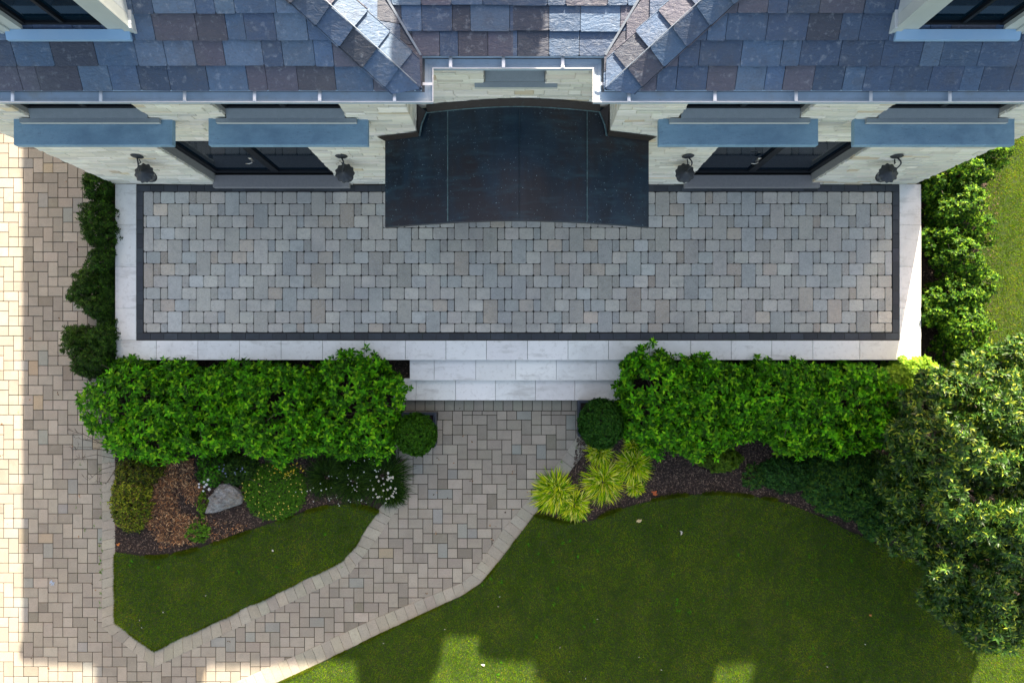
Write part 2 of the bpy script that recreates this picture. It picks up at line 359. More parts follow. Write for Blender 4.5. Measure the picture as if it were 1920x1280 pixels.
bedR = [P(*p) for p in [(1106,838), (1085,816), (1085,752), (1160,752), (1160,655), (1600,655), (1600,100), (1905,100)] +
        smooth([(1895,240), (1862,300), (1838,400), (1836,560), (1850,660), (1900,730), (2050,790), (2500,820)], 4) + curveR[::-1] + [(1038,924), (1074,878)]]
sheet('planting_bed', bedL, .016, M['mulch']); sheet('planting_bed', bedR, .016, M['mulch'])
sheet('lawn', lawnL, .030, M['lawn']); sheet('lawn', lawnR, .030, M['lawn']); sheet('side_lawn', stripR, .030, M['lawn'])

def blades(name, poly, dens, zz=.03, box=None, L=.04):
    xs = [p[0] for p in poly]; ys = [p[1] for p in poly]
    x0, x1, y0, y1 = max(min(xs), -8), min(max(xs), 10.2), max(min(ys), -6.3), min(max(ys), 5.0)
    n = int((x1-x0)*(y1-y0)*dens); X = rng.uniform(x0, x1, n); Y = rng.uniform(y0, y1, n)
    k = inside_np(poly, X, Y); X, Y = X[k], Y[k]; n = len(X)
    a = rng.uniform(0, 2*np.pi, n); ln = rng.uniform(.6, 1.2, n)*L; wd = rng.uniform(.003, .005, n); tl = rng.uniform(.45, 1.35, n)
    dx, dy = np.cos(a), np.sin(a)
    V = np.zeros((n, 3, 3)); V[:, 0] = np.stack([X - dy*wd, Y + dx*wd, np.full(n, zz-.003)], 1); V[:, 1] = np.stack([X + dy*wd, Y - dx*wd, np.full(n, zz-.003)], 1)
    V[:, 2] = np.stack([X + dx*ln*np.sin(tl), Y + dy*ln*np.sin(tl), zz + ln*np.cos(tl)], 1)
    c = np.array([.118, .225, .004])[None] * rng.uniform(.55, 1.6, (n, 1)); y_ = rng.random(n) < .09; c[y_] = np.array([.34, .31, .03]) * rng.uniform(.6, 1.2, (y_.sum(), 1))
    return tag(np_mesh(name, V, 3, c, M['blade'], faces=[(0, 1, 2)]), kind='stuff')
def fringe(name, px_line, side, n, spread=.035, L=.06):
    pts = np.array([P(*p) for p in px_line]); seg = np.linalg.norm(np.diff(pts, axis=0), axis=1); cum = np.r_[0, np.cumsum(seg)]
    t = rng.uniform(0, cum[-1], n); i = np.clip(np.searchsorted(cum, t) - 1, 0, len(seg)-1); f = ((t - cum[i])/seg[i])[:, None]
    p = pts[i]*(1-f) + pts[i+1]*f; d = (pts[i+1]-pts[i])/seg[i][:, None]; nr = np.stack([-d[:, 1], d[:, 0]], 1)*side
    clump = np.array([mnoise.noise(Vector((x*2.5, y*2.5, 1))) for x, y in p]); k = clump > -.15*rng.random(n); p, nr, clump = p[k], nr[k], clump[k]; n = len(p)
    p = p - nr*rng.uniform(-.4, 1, (n, 1))*spread; a = np.arctan2(nr[:, 1], nr[:, 0]) + rng.normal(0, .7, n); ln = rng.uniform(.5, 1.3, n)*L*(1+clump); tl = rng.uniform(.6, 1.4, n); wd = rng.uniform(.0025, .0045, n)
    dx, dy = np.cos(a), np.sin(a); V = np.zeros((n, 3, 3)); V[:, 0] = np.stack([p[:, 0]-dy*wd, p[:, 1]+dx*wd, np.full(n, .026)], 1); V[:, 1] = np.stack([p[:, 0]+dy*wd, p[:, 1]-dx*wd, np.full(n, .026)], 1)
    V[:, 2] = np.stack([p[:, 0]+dx*ln*np.sin(tl), p[:, 1]+dy*ln*np.sin(tl), .026+ln*np.cos(tl)], 1)
    c = np.array([.09, .13, .006])[None]*rng.uniform(.5, 1.5, (n, 1)); tag(np_mesh(name, V, 3, c, M['blade'], faces=[(0, 1, 2)]), kind='stuff')
fringe('grass_edge', curveL, 1, 5000); fringe('grass_edge', curveR[:60], 1, 9000)
fringe('grass_edge', [(968,1010), (925,1066), (905,1090), (873,1113), (714,1187), (580,1252), (458,1308)], 1, 5000, .02, .035)
fringe('grass_edge', [(217,1034), (217.5,1167), (290.5,1218), (480,1128), (583,1080), (644,1049), (668,1020), (690,985)], -1, 6000, .02, .035)
blades('grass', lawnL, 6500); blades('grass', lawnR, 6500); blades('grass', stripR, 6500)

# ------------------------------------------------------------------ terrace
TZ = .45
def PT(px, py): return P(px, py, TZ)
terr = tag(empty('terrace', (0, 1.6, 0)), kind='structure')
tp = MB(); uw, uh = 13.45/105., 22.45/105.; tx0, ty1 = PT(269, 359.5); tx1, ty0 = PT(1673, 623)
lx, ly = PT(1444, 381.6)
def tcol(kind):
    r = random.random()
    if r < .09: c = lin(176, 165, 154)
    elif r < .38: c = lin(170, 171, 170)
    else: c = lin(177, 173, 167)
    k = {'n': .84, 't': .93, 's': 1.04}[kind]
    return jitc(tuple(x*k for x in c), .085, .012)
def tpav(x, r, w_, h_, kind):
    xa, xb = lx + x*uw, lx + (x+w_)*uw; yb, ya = ly - r*uh, ly - (r+h_)*uh
    xa, xb, ya, yb = max(xa, tx0), min(xb, tx1), max(ya, ty0), min(yb, ty1)
    if xb - xa < .03 or yb - ya < .03: return
    gp = .0045
    stone_top(tp, rr(xa+gp, ya+gp, xb-gp, yb-gp, .024, .003), TZ, .012, .03, tcol(kind), .0025)
for row in range(-3, 16):
    for q in range(-12, 6):
        x0 = 4*row + 12*q
        if abs(lx + x0*uw) > 9.5: continue
        tpav(x0, row, 2, 2, 't'); tpav(x0+2, row, 1, 1, 'n'); tpav(x0+3, row, 2, 1, 's'); tpav(x0+5, row, 2, 1, 's'); tpav(x0+7, row, 1, 1, 'n'); tpav(x0+10, row, 2, 1, 's')
tp.build('paving', M['terrace_paver'], terr)
XL, XR = PT(216, 0)[0], PT(1727, 0)[0]; YF, YB = PT(0, 674.5)[1], 3.30
jm = MB(); jm.box(XL+.02, XR-.02, YF+.02, YB+.3, 0, TZ-.013); jm.build('paving_bed', M['joint'], terr)
bd = MB(); bx0, bx1 = PT(256, 0)[0], PT(1686, 0)[0]; by0, by1 = PT(0, 636.5)[1], 3.22; bw = 12/105.
def run(mb, x0, x1, y0, y1, n, horiz, z, m_col, v, g_=.003, dep=.03, bev=.004):
    for k in range(n):
        if horiz: a = (x0+(x1-x0)*k/n+g_, y0+g_, x0+(x1-x0)*(k+1)/n-g_, y1-g_)
        else: a = (x0+g_, y0+(y1-y0)*k/n+g_, x1-g_, y0+(y1-y0)*(k+1)/n-g_)
        stone_top(mb, [(a[0], a[1]), (a[2], a[1]), (a[2], a[3]), (a[0], a[3])], z, bev, dep, jitc(m_col, v))
bc = lin(62, 66, 72)
run(bd, bx0, bx1, by0, by0+bw, 56, True, TZ-.002, bc, .16); run(bd, bx0, bx1, PT(0, 359)[1], PT(0,347)[1], 56, True, TZ-.002, bc, .16)
run(bd, bx0, bx0+bw, by0+bw, PT(0,359)[1], 10, False, TZ-.002, bc, .16); run(bd, bx1-bw, bx1, by0+bw, PT(0,359)[1], 10, False, TZ-.002, bc, .16)
bd.build('border_band', M['border'], terr)
cp = MB(); cc = lin(236, 234, 230); cw = PT(255, 0)[0] - XL; cyt = PT(0, 638)[1]
fx = [216, 293, 371, 449, 527, 605, 683, 760, 836, 912, 989, 1065, 1141, 1218, 1295, 1371, 1447, 1524, 1612, 1727]
for a, b in zip(fx[:-1], fx[1:]):
    xa, xb = PT(a, 0)[0], PT(b, 0)[0]
    stone_top(cp, [(xa+.004, YF), (xb-.004, YF), (xb-.004, cyt-.003), (xa+.004, cyt-.003)], TZ+.002, .006, .06, jitc(cc, .035, .01), .0006)
for xa, xb in ((XL, PT(255, 0)[0]), (PT(1687, 0)[0], XR)):
    yy = [638, 578, 500, 422, 345.5]
    for a, b in zip(yy[:-1], yy[1:]):
        ya, yb = PT(0, a)[1], PT(0, b)[1]
        stone_top(cp, [(xa, ya+.002), (xb, ya+.002), (xb, yb-.002), (xa, yb-.002)], TZ+.002, .006, .06, jitc(cc, .035, .01), .0006)
cp.build('coping', M['coping'], terr)
tw = MB(); tw.box(XL+.03, XR-.03, YF+.03, YF+.25, .0, TZ-.062); tw.box(XL+.03, XL+.2, YF+.26, 3.2, 0, TZ-.062); tw.box(XR-.2, XR-.03, YF+.26, 3.2, 0, TZ-.062)
tw.build('retaining_wall', M['stone_gap'], terr)

steps = tag(empty('entry_steps', (0, 0, 0)), 'two broad pale stone steps leading from the walkway up to the terrace', 'steps')
for z, xs, ya, yb in ((.30, [768, 814, 892, 967, 1043, 1118, 1166], 712.5, 673), (.15, [738, 780, 854, 929, 1004, 1078, 1152, 1172], 750, 709)):
    m_ = MB(); y0, y1 = P(0, ya, z)[1], P(0, yb, z)[1]
    for a, b in zip(xs[:-1], xs[1:]):
        xa, xb = P(a, 0, z)[0], P(b, 0, z)[0]
        stone_top(m_, [(xa+.0035, y0), (xb-.0035, y0), (xb-.0035, y1), (xa+.0035, y1)], z, .006, .05, jitc(cc, .04, .01), .0006)
    m_.box(P(xs[0], 0, z)[0]+.015, P(xs[-1], 0, z)[0]-.015, y0+.015, y1, 0.001, z-.048, lin(150, 148, 145))
    m_.build('step', M['coping'], steps)

# ------------------------------------------------------------------ house
YW, YR, XRC = 3.238, 3.59, 1.335         # wall plane, recess plane, half width of recess
XWL, XWR = -7.133, 7.19
EZ = TZ + 4.57                            # gutter rim
WTOP = EZ - .02
house = tag(empty('house', (0, 7, 0)), 'grey slate roofed house with pale ledgestone walls, dormers and metal gutters behind the terrace', 'house')
doorL = (-5.30, -3.04); doorR = (3.06, 5.30); DZ1 = TZ + 2.10; DRISE = .26
wins = [(-6.31, -4.74), (-3.75, -2.17), (2.17, 3.75), (4.74, 6.33)]; WZ0 = TZ + 3.28
def arch_half(z, w_):
    if z <= DZ1: return w_
    t = (z - DZ1) / DRISE
    return 0 if t >= 1 else w_ * math.sqrt(1 - t*t) if t > 0 else w_
def stone_wall(mb, u0, u1, z0, z1, place, holes):
    """courses of split stone; place(u, d, z) -> xyz where d is depth behind the face"""
    z = z0
    while z < z1 - .01:
        h = min(random.choice([.05, .06, .08, .10, .13]), z1 - z)
        if z1 - z - h < .03: h = z1 - z
        zm = z + h/2; segs = [(u0, u1)]
        for hole in holes:
            a, b = hole(zm) or (None, None)
            if a is None: continue
            ns = []
            for s0, s1 in segs:
                if b <= s0 or a >= s1: ns.append((s0, s1)); continue
                if a > s0: ns.append((s0, a))
                if b < s1: ns.append((b, s1))
            segs = ns
        for s0, s1 in segs:
            x = s0
            while x < s1 - .005:
                ln = random.uniform(.14, .55) * (1.2 if h < .08 else .85)
                if s1 - x - ln < .1: ln = s1 - x
                jl = random.uniform(-.012, .012) if abs(x - s0) < .001 and s0 > u0 + .01 else 0
                jr = random.uniform(-.012, .012) if abs(x + ln - s1) < .001 and s1 < u1 - .01 else 0
                d = random.uniform(-.010, .004); d2 = d + random.uniform(-.005, .005)
                xa, xb, za, zb = x + .0012 + jl, x + ln - .0012 + jr, z + .0012, z + h - .0012
                r = random.random()
                c = lin(222, 217, 203) if r < .55 else lin(211, 208, 196) if r < .8 else lin(230, 226, 214) if r < .965 else lin(208, 192, 164)
                e = min(.007, h*.12)
                f = [(xa, za), (xb, za), (xb, zb), (xa, zb)]; fi = [(xa+e, za+e), (xb-e, za+e), (xb-e, zb-e), (xa+e, zb-e)]
                V = [place(a_, .118, b_) for a_, b_ in f] + [place(a_, d + e, b_) for a_, b_ in f] + [place(a_, d if a_ < (xa+xb)/2 else d2, b_) for a_, b_ in fi]
                mb.poly(V, [(8, 9, 10, 11)] + [q for k in range(4) for q in ((k, (k+1)%4, 4+(k+1)%4, 4+k), (4+k, 4+(k+1)%4, 8+(k+1)%4, 8+k))], jitc(c, .08, .02))
                x += ln
        z += h
wl = MB()
def hd(d): return lambda z: ((d[0]+d[1])/2 - arch_half(z, (d[1]-d[0])/2), (d[0]+d[1])/2 + arch_half(z, (d[1]-d[0])/2)) if arch_half(z, 1) > 0 else None
def hw(w_, z0=WZ0-.04, z1=99): return lambda z: w_ if z0 < z < z1 else None
front = lambda u_, d, z: (u_, YW + d, z)
stone_wall(wl, XWL, -XRC, TZ-.03, WTOP, front, [hd(doorL), hw(wins[0]), hw(wins[1])])
stone_wall(wl, XRC, XWR, TZ-.03, WTOP, front, [hd(doorR), hw(wins[2]), hw(wins[3])])
CW = (-.37, .415); CWZ = TZ + 3.50
stone_wall(wl, -XRC, XRC, TZ-.03, WTOP, lambda u_, d, z: (u_, YR + d, z), [hw(CW, CWZ-.07), hw((-.98, .98), TZ-.1, TZ+2.1)])
stone_wall(wl, YW+.119, YR, TZ-.03, WTOP, lambda u_, d, z: (-XRC - d, u_, z), [])
stone_wall(wl, YW+.119, YR, TZ-.03, WTOP, lambda u_, d, z: (XRC + d, u_, z), [])
stone_wall(wl, YW+.119, 13.8, .0, WTOP, lambda u_, d, z: (XWR - d, u_, z), [])
stone_wall(wl, YW+.119, 13.8, .0, WTOP, lambda u_, d, z: (XWL + d, u_, z), [])
# end faces of the pilasters at the recess, and mortar backing
wl.box(XWL+.01, XWR-.01, YR+.24, 13.8, 0, WTOP-.01, m=1)
wl.box(7.19, 7.56, 4.0, 8.6, 0, 9.4, lin(200, 198, 180))  # unseen block added beside the wall to shadow the terrace edge and lawn
for a, b in ((XWL+.01, doorL[0]-.02), (doorL[1]+.02, -XRC-.01), (XRC+.01, doorR[0]-.02), (doorR[1]+.02, XWR-.01)):
    wl.box(a, b, YW+.022, YW+.40, 0, DZ1+DRISE, m=1)
for a, b, (w0, w1), (w2, w3) in ((XWL+.01, -XRC-.01, *wins[:2]), (XRC+.01, XWR-.01, *wins[2:])):
    wl.box(a, b, YW+.022, YW+.40, DZ1+DRISE+.003, WZ0-.01, m=1)
    for p, q in ((a, w0-.015), (w1+.015, w2-.015), (w3+.015, b)): wl.box(p, q, YW+.022, YW+.40, WZ0-.007, WTOP-.01, m=1)
wl.build('wall', [M['stone'], M['stone_gap']], house)

def opening(name, a, b, z0, z1, yb, yf):      # grey sawn reveals lining an opening
    j = MB(); t = .022
    j.box(a-t*.3, a+t*.7, yf+.035, yb, z0, z1); j.build('reveal', M['jamb'], name)
    j = MB(); j.box(b-t*.7, b+t*.3, yf+.035, yb, z0, z1); j.build('reveal', M['jamb'], name)
def glazed(kind, parent, a, b, z0, z1, y, stiles, rails=(), fw=.06, label=None):
    """dark frame with glass behind; returns the frame"""
    fr = MB(); fr.box(a, a+fw, y-.03, y+.03, z0, z1); fr.box(b-fw, b, y-.03, y+.03, z0, z1)
    fr.box(a+fw, b-fw, y-.028, y+.028, z0, z0+fw*1.3); fr.box(a+fw, b-fw, y-.028, y+.028, z1-fw, z1)
    for s_, w_ in stiles: fr.box(s_-w_/2, s_+w_/2, y-.034, y+.032, z0+fw*1.3, z1-fw)
    for r_ in rails: fr.box(a+fw, b-fw, y-.022, y+.022, r_-.015, r_+.015)
    f = fr.build('frame', M['black_metal'], parent, bevel=.004)
    gm = MB(); gm.box(a+fw*.5, b-fw*.5, y+.005, y+.015, z0+fw*.5, z1-fw*.5)
    gm.build('pane', M['glass'], parent)
    return f
for i, (a, b) in enumerate(wins):
    wv = empty('window', ((a+b)/2, YW, WZ0), house); wv.matrix_parent_inverse = Matrix.Translation(house.location).inverted()
    wv.location = ((a+b)/2, YW, WZ0)
    bpy.context.view_layer.update()
    opening(wv, a, b, WZ0, WTOP, YW+.15, YW)
    glazed('window', wv, a+.01, b-.01, WZ0+.03, WTOP-.005, YW+.125, [((a+b)/2, .07)], fw=.05)
    s_ = MB(); z0 = WZ0 - .045        # weathered (sloping) sill
    xs = (a-.125, b+.125)
    s_.poly([(xs[0], YW-.075, z0), (xs[1], YW-.075, z0), (xs[1], YW-.02, z0), (xs[0], YW-.02, z0), (xs[0], YW-.075, z0+.055), (xs[1], YW-.075, z0+.055), (xs[1], YW-.02, z0+.062), (xs[0], YW-.02, z0+.062)],
            [(0,3,2,1),(4,5,6,7),(1,2,6,5),(2,3,7,6),(3,0,4,7)]); s_.face([(xs[0], YW-.075, z0), (xs[1], YW-.075, z0), (xs[1], YW-.075, z0+.055), (xs[0], YW-.075, z0+.055)], m=1)
    s_.poly([(a+.018, YW-.019, z0+.02), (b-.018, YW-.019, z0+.02), (b-.018, YW+.094, z0+.02), (a+.018, YW+.094, z0+.02), (a+.018, YW-.019, z0+.062), (b-.018, YW-.019, z0+.062), (b-.018, YW+.094, z0+.10), (a+.018, YW+.094, z0+.10)],
            [(4,5,6,7),(2,3,7,6)])
    s_.build('sill', [M['sill'], M['sill_edge']], wv)
    l_ = MB(); l_.box(a-.255, b+.262, YW-.345, YW+.01, WZ0-.155, WZ0-.06)
    l_.build('ledge', M['ledge'], wv, bevel=.008)
# central window above the canopy
wv = empty('window', (0, YR, CWZ), house); wv.matrix_parent_inverse = Matrix.Translation(house.location).inverted(); bpy.context.view_layer.update()
opening(wv, *CW, CWZ, WTOP, YR+.19, YR)
glazed('window', wv, CW[0]+.01, CW[1]-.01, CWZ+.09, WTOP-.005, YR+.19, [], fw=.05)
s_ = MB(); a, b = CW; z0 = CWZ-.03
s_.poly([(a-.12, YR-.05, z0-.03), (b+.15, YR-.05, z0-.03), (b+.15, YR+.01, z0-.03), (a-.12, YR+.01, z0-.03), (a-.12, YR-.05, z0+.02), (b+.15, YR-.05, z0+.02), (b+.15, YR+.01, z0+.05), (a-.12, YR+.01, z0+.05)], [(0,3,2,1),(4,5,6,7),(1,2,6,5),(2,3,7,6),(3,0,4,7)])
s_.face([(a-.12, YR-.05, z0-.03), (b+.15, YR-.05, z0-.03), (b+.15, YR-.05, z0+.02), (a-.12, YR-.05, z0+.02)], m=1)
s_.poly([(a+.018, YR+.012, z0), (b-.018, YR+.012, z0), (b-.018, YR+.16, z0), (a+.018, YR+.16, z0), (a+.018, YR+.012, z0+.05), (b-.018, YR+.012, z0+.05), (b-.018, YR+.16, z0+.14), (a+.018, YR+.16, z0+.14)], [(4,5,6,7)])
s_.build('sill', [M['sill'], M['sill_edge']], wv)

dv = empty('entry_door', (0, YR, TZ), house); dv.matrix_parent_inverse = Matrix.Translation(house.location).inverted(); bpy.context.view_layer.update()
glazed('door', dv, -.97, .97, TZ+.02, TZ+2.1, YR+.14, [(0, .14)], rails=(TZ+.8,), fw=.12)
# arched double doors
for a, b, hx in ((*doorL, -.13), (*doorR, -.13)):
    cx = (a+b)/2
    dv = empty('double_door', (cx, YW, TZ), house); dv.matrix_parent_inverse = Matrix.Translation(house.location).inverted(); bpy.context.view_layer.update()
    opening(dv, a, b, TZ+.1, DZ1+.02, YW+.2, YW)
    glazed('door', dv, a+.012, b-.012, TZ+.10, DZ1+DRISE, YW+.19, [(cx, .13)], fw=.10)
    t_ = MB(); t_.box(a-.02, b+.14, YW-.085, YW+.135, TZ+.004, TZ+.10); t_.build('threshold', M['threshold'], dv, bevel=.006)
    h_ = MB(); hy = YW+.14; x_ = cx + hx
    h_.tube([(x_-.012, hy+.01, TZ+.93), (x_-.012, hy-.035, TZ+.925), (x_-.06, hy-.05, TZ+.92), (x_-.115, hy-.045, TZ+.915)], .011)
    h_.box(x_-.035, x_+.012, hy+.005, hy+.018, TZ+.85, TZ+1.03)
    h_.build('handle', M['brass'], dv, smooth=True)

# soffit and fascia
sf = MB()
for sgn in (-1, 1):
    x0, x1 = sorted((sgn*.99, sgn*7.55)); sf.box(x0, x1, 3.06, 3.30, EZ-.10, EZ-.03)
sf.box(-.985, .985, 3.43, 3.66, EZ-.10, EZ-.03)
for sgn in (-1, 1):
    x0, x1 = sorted((sgn*.99, sgn*1.36)); sf.box(x0, x1, 3.302, 3.66, EZ-.10, EZ-.03)
sf.build('soffit', M['soffit'], house)

# gutter: one trough swept round the eaves with mitred corners
path = [(-7.62, 2.94), (-.895, 2.94), (-.895, 3.315), (.895, 3.315), (.895, 2.94), (7.66, 2.94)]
def sweep(mb, path, prof, m=0):
    n = len(path); rings = []
    for i, p in enumerate(path):
        d0 = Vector(p) - Vector(path[i-1]) if i else None; d1 = Vector(path[i+1]) - Vector(p) if i < n-1 else None
        n0 = Vector((-d0.y, d0.x)).normalized() if d0 else None; n1 = Vector((-d1.y, d1.x)).normalized() if d1 else None
        if n0 is None: mit = n1
        elif n1 is None: mit = n0
        else: mit = (n0+n1) / (1 + n0.dot(n1))
        rings.append([(p[0]+mit.x*o, p[1]+mit.y*o, z) for o, z in prof])
    V = [v for r in rings for v in r]; k = len(prof)
    mb.poly(V, [(i*k+j, i*k+(j+1)%k, (i+1)*k+(j+1)%k, (i+1)*k+j) for i in range(n-1) for j in range(k)] + [tuple(range(k))[::-1], tuple(range((n-1)*k, n*k))], None, m)
gt = MB()
def trough(w_=.135): return [(0, EZ), (0, EZ-.06), (.03, EZ-.10), (w_, EZ-.11), (w_, EZ+.01), (w_-.005, EZ+.01), (w_-.008, EZ-.030), (.060, EZ-.042), (.02, EZ-.034), (.006, EZ)]
sweep(gt, path, trough(), 0)
sweep(gt, path, [(-.006, EZ+.005), (-.006, EZ-.010), (-.001, EZ-.012), (-.001, EZ+.001), (.005, EZ+.001), (.005, EZ+.006)], 1)
gut = gt.build('gutter', [M['gutter'], M['gutter_lip']], house)
for px in (25, 190, 347, 478, 600, 740, 1179, 1340, 1492, 1632, 1780):
    x = (px-962)/1.6/105; b_ = MB(); b_.box(x-.018, x+.018, 2.943, 3.062, EZ+.009, EZ+.015); b_.box(x-.008, x+.008, 2.95, 3.055, EZ+.0155, EZ+.019)
    b_.build('gutter_bracket', M['bracket'], gut)
for px in (845, 944, 1055):
    x = (px-962)/1.6/105; b_ = MB(); b_.box(x-.018, x+.018, 3.318, 3.437, EZ+.009, EZ+.015); b_.box(x-.008, x+.008, 3.325, 3.43, EZ+.0155, EZ+.019)
    b_.build('gutter_bracket', M['bracket'], gut)
for sgn in (-1, 1):
    x0, x1 = sorted((sgn*.90, sgn*1.01)); b_ = MB(); b_.box(x0, x1, 3.12, 3.15, EZ+.009, EZ+.015); b_.build('gutter_bracket', M['bracket'], gut)

# ---- slates
RZ = EZ + .03
SL_COL = [(lin(68, 91, 120), 32), (lin(56, 75, 102), 28), (lin(76, 78, 94), 17), (lin(66, 69, 83), 9), (lin(82, 104, 130), 10), (lin(52, 60, 76), 7)]
SL_COL = [c for c, n in SL_COL for _ in range(n)]
def slates(mb, O, U, V, poly, e=.255, wr=(.21, .44), u0=None, lift=.0, fixed=None):
    """lay slates on the plane O + u U + v V inside a convex polygon (u, v); rows overlap up the slope"""
    O, U, V = Vector(O), Vector(U).normalized(), Vector(V).normalized(); Nn = U.cross(V).normalized()
    if Nn.z < 0: Nn = -Nn
    vs = [p[1] for p in poly]; us = [p[0] for p in poly]; v = min(vs)
    hp = []
    m_ = len(poly); ar = sum(poly[i][0]*poly[(i+1)%m_][1] - poly[(i+1)%m_][0]*poly[i][1] for i in range(m_))
    P_ = poly if ar > 0 else poly[::-1]
    for i in range(m_):
        p, q = P_[i], P_[(i+1)%m_]; a, b = -(q[1]-p[1]), (q[0]-p[0]); hp.append((a, b, -(a*p[0]+b*p[1])))
    r_ = 0
    while v < max(vs) - .02:
        x = min(us) - random.uniform(0, .3) if not fixed else min(us)
        while x < max(us):
            ww = random.choice([wr[0], (wr[0]+wr[1])/2, wr[1]]) * random.uniform(.93, 1.07) if not fixed else fixed
            jb_ = random.uniform(-.006, .006); g_ = .003
            q = [(x+g_, v+jb_), (x+ww-g_, v+jb_+random.uniform(-.004, .004)), (x+ww-g_, v+e*1.12), (x+g_, v+e*1.12)]
            if fixed is None or True:
                k = .012; q = [(q[0][0]+k, q[0][1]), (q[1][0]-k, q[1][1]), (q[1][0], q[1][1]+k*1.3), q[2], q[3], (q[0][0], q[0][1]+k*1.3)]
            for h in hp: 
                q = clip(q, *h)
                if len(q) < 3: break
            if len(q) >= 3:
                th = random.uniform(.016, .026); sk = random.uniform(-.004, .004)
                top = [O + U*a + V*b + Nn*(lift + .030 + th*.3 - .026*(b-v)/e + sk*(a-x)/ww) for a, b in q]
                bot = [p - Nn*th for p in top]; n = len(q)
                mb.poly(top + bot, [tuple(range(n))] + [(n+i, n+(i+1)%n, (i+1)%n, i) for i in range(n)], jitc(random.choice(SL_COL), .09, .02))
            x += ww
        v += e; r_ += 1
mF, sS, mC = .62, .483, .31
roof_s = MB(); und = MB()
EX, EY, CY = 7.52, 3.055, 3.43            # eave lines
XI = 1.02                                 # inner eave of the wings
aL = sS*(EX-XI)/(mF+sS); RXa = EX - aL; RZa = RZ + mF*aL; RYa = EY + aL     # ridge of each wing
BY = 13.9
for s in (-1, 1):
    lF = math.sqrt(1+mF*mF); lS = math.sqrt(1+sS*sS)
    # front plane: u along x from inner corner outwards
    poly = [(0, 0), (EX-XI, 0), (EX-RXa, 0)] ; 
    vF = (RYa-EY)*lF
    poly = [(0, 0), (EX-XI, 0), (RXa-XI, vF)]
    slates(roof_s, (s*XI, EY, RZ), (s, 0, 0), (0, 1, mF), poly)
    # inner side plane: u along +y, v up away from the centre
    vS = (RXa-XI)*lS
    yv = CY + sS*(RXa-XI)/mC                 # valley end in y
    poly = [(0, 0), (CY-EY, 0), (yv-EY, vS), (RYa-EY, vS)]
    slates(roof_s, (s*XI, EY, RZ), (0, 1, 0), (s, 0, sS), poly)
    # outer side plane
    vO = aL*lF; poly = [(0, 0), (BY-EY, 0), (BY-EY, vO), (RYa-EY, vO)]
    slates(roof_s, (s*EX, EY, RZ), (0, 1, 0), (-s, 0, mF), poly)
    # hips
    for (cx_, h3, planes) in ((s*XI, Vector((s*(RXa-XI), RYa-EY, RZa-RZ)), ((0, 1, mF), (s, 0, sS))), (s*EX, Vector((-s*aL, aL, RZa-RZ)), ((0, 1, mF), (-s, 0, mF)))):
        hl = h3.length; hd_ = h3.normalized(); O = Vector((cx_, EY, RZ))
        for k, pv in enumerate(planes):
            pu = Vector((1, 0, 0)) if k == 0 else Vector((0, 1, 0)); nrm = pu.cross(Vector(pv)).normalized()
            if nrm.z < 0: nrm = -nrm
            perp = hd_.cross(nrm).normalized()
            inner = Vector((s*4.6, 3.2, 0)) if k == 0 else Vector((s*(1.2 if abs(cx_) < 3 else 7.3), 9, 0))
            if perp.dot(inner - O) < 0: perp = -perp
            slates(roof_s, O + hd_*.02, perp, hd_, [(-.024, 0), (.25, 0.20), (.25, hl), (-.024, hl)], e=.30, fixed=.262, lift=.034)
        hc = MB(); hc.tube([O + hd_*.05 + Vector((0, 0, .098)), O + h3 + Vector((0, 0, .098))], .006, 6); hc.build('hip_flashing', M['flash'], house)
    # underlay
    und.face([(s*XI, EY+.01, RZ-.01), (s*EX, EY+.01, RZ-.01), (s*RXa, RYa, RZa-.012)])
    und.face([(s*XI, EY+.01, RZ-.01), (s*RXa, RYa, RZa-.012), (s*RXa, BY, RZa-.012), (s*XI, BY, RZ-.01)])
    und.face([(s*EX, EY+.01, RZ-.01), (s*RXa, RYa, RZa-.012), (s*RXa, BY, RZa-.012), (s*EX, BY, RZ-.01)])
yv = CY + sS*(RXa-XI)/mC; lC = math.sqrt(1+mC*mC)
for s in (-1, 1):
    slates(roof_s, (0, CY, RZ), (s, 0, 0), (0, 1, mC), [(0, 0), (XI, 0), (XI + 3.0, 3.0*sS/mC*lC), (0, 3.0*sS/mC*lC)])
und.face([(-XI, CY+.01, RZ-.01), (XI, CY+.01, RZ-.01), (RXa, yv, RZa-.012), (-RXa, yv, RZa-.012)])
und.face([(-RXa, yv, RZa-.014), (RXa, yv, RZa-.014), (RXa, BY, RZa-.014), (-RXa, BY, RZa-.014)])
und.face([(-EX, BY-.01, RZ-.2), (EX, BY-.01, RZ-.2), (RXa, BY-.01, RZa), (-RXa, BY-.01, RZa)])
rf = roof_s.build('roof', M['slate'], house)
und.build('roof_deck', M['under'], house)
for s in (-1, 1):
    vl = MB()
    a = Vector((s*XI, CY, RZ+.045)); b = Vector((s*(XI+2.4), CY+2.4*sS/mC, RZ+2.4*sS+.045))
    d = (b-a).normalized(); sd = Vector((d.y, -d.x, 0)).normalized()
    vl.poly([a-sd*.012, a+sd*.012, b+sd*.012, b-sd*.012, a-sd*.012-Vector((0,0,.05)), a+sd*.012-Vector((0,0,.05)), b+sd*.012-Vector((0,0,.05)), b-sd*.012-Vector((0,0,.05))], [(0,1,2,3),(0,4,5,1),(3,2,6,7),(0,3,7,4),(1,5,6,2)])
    vl.build('valley_flashing', M['flash'], house)

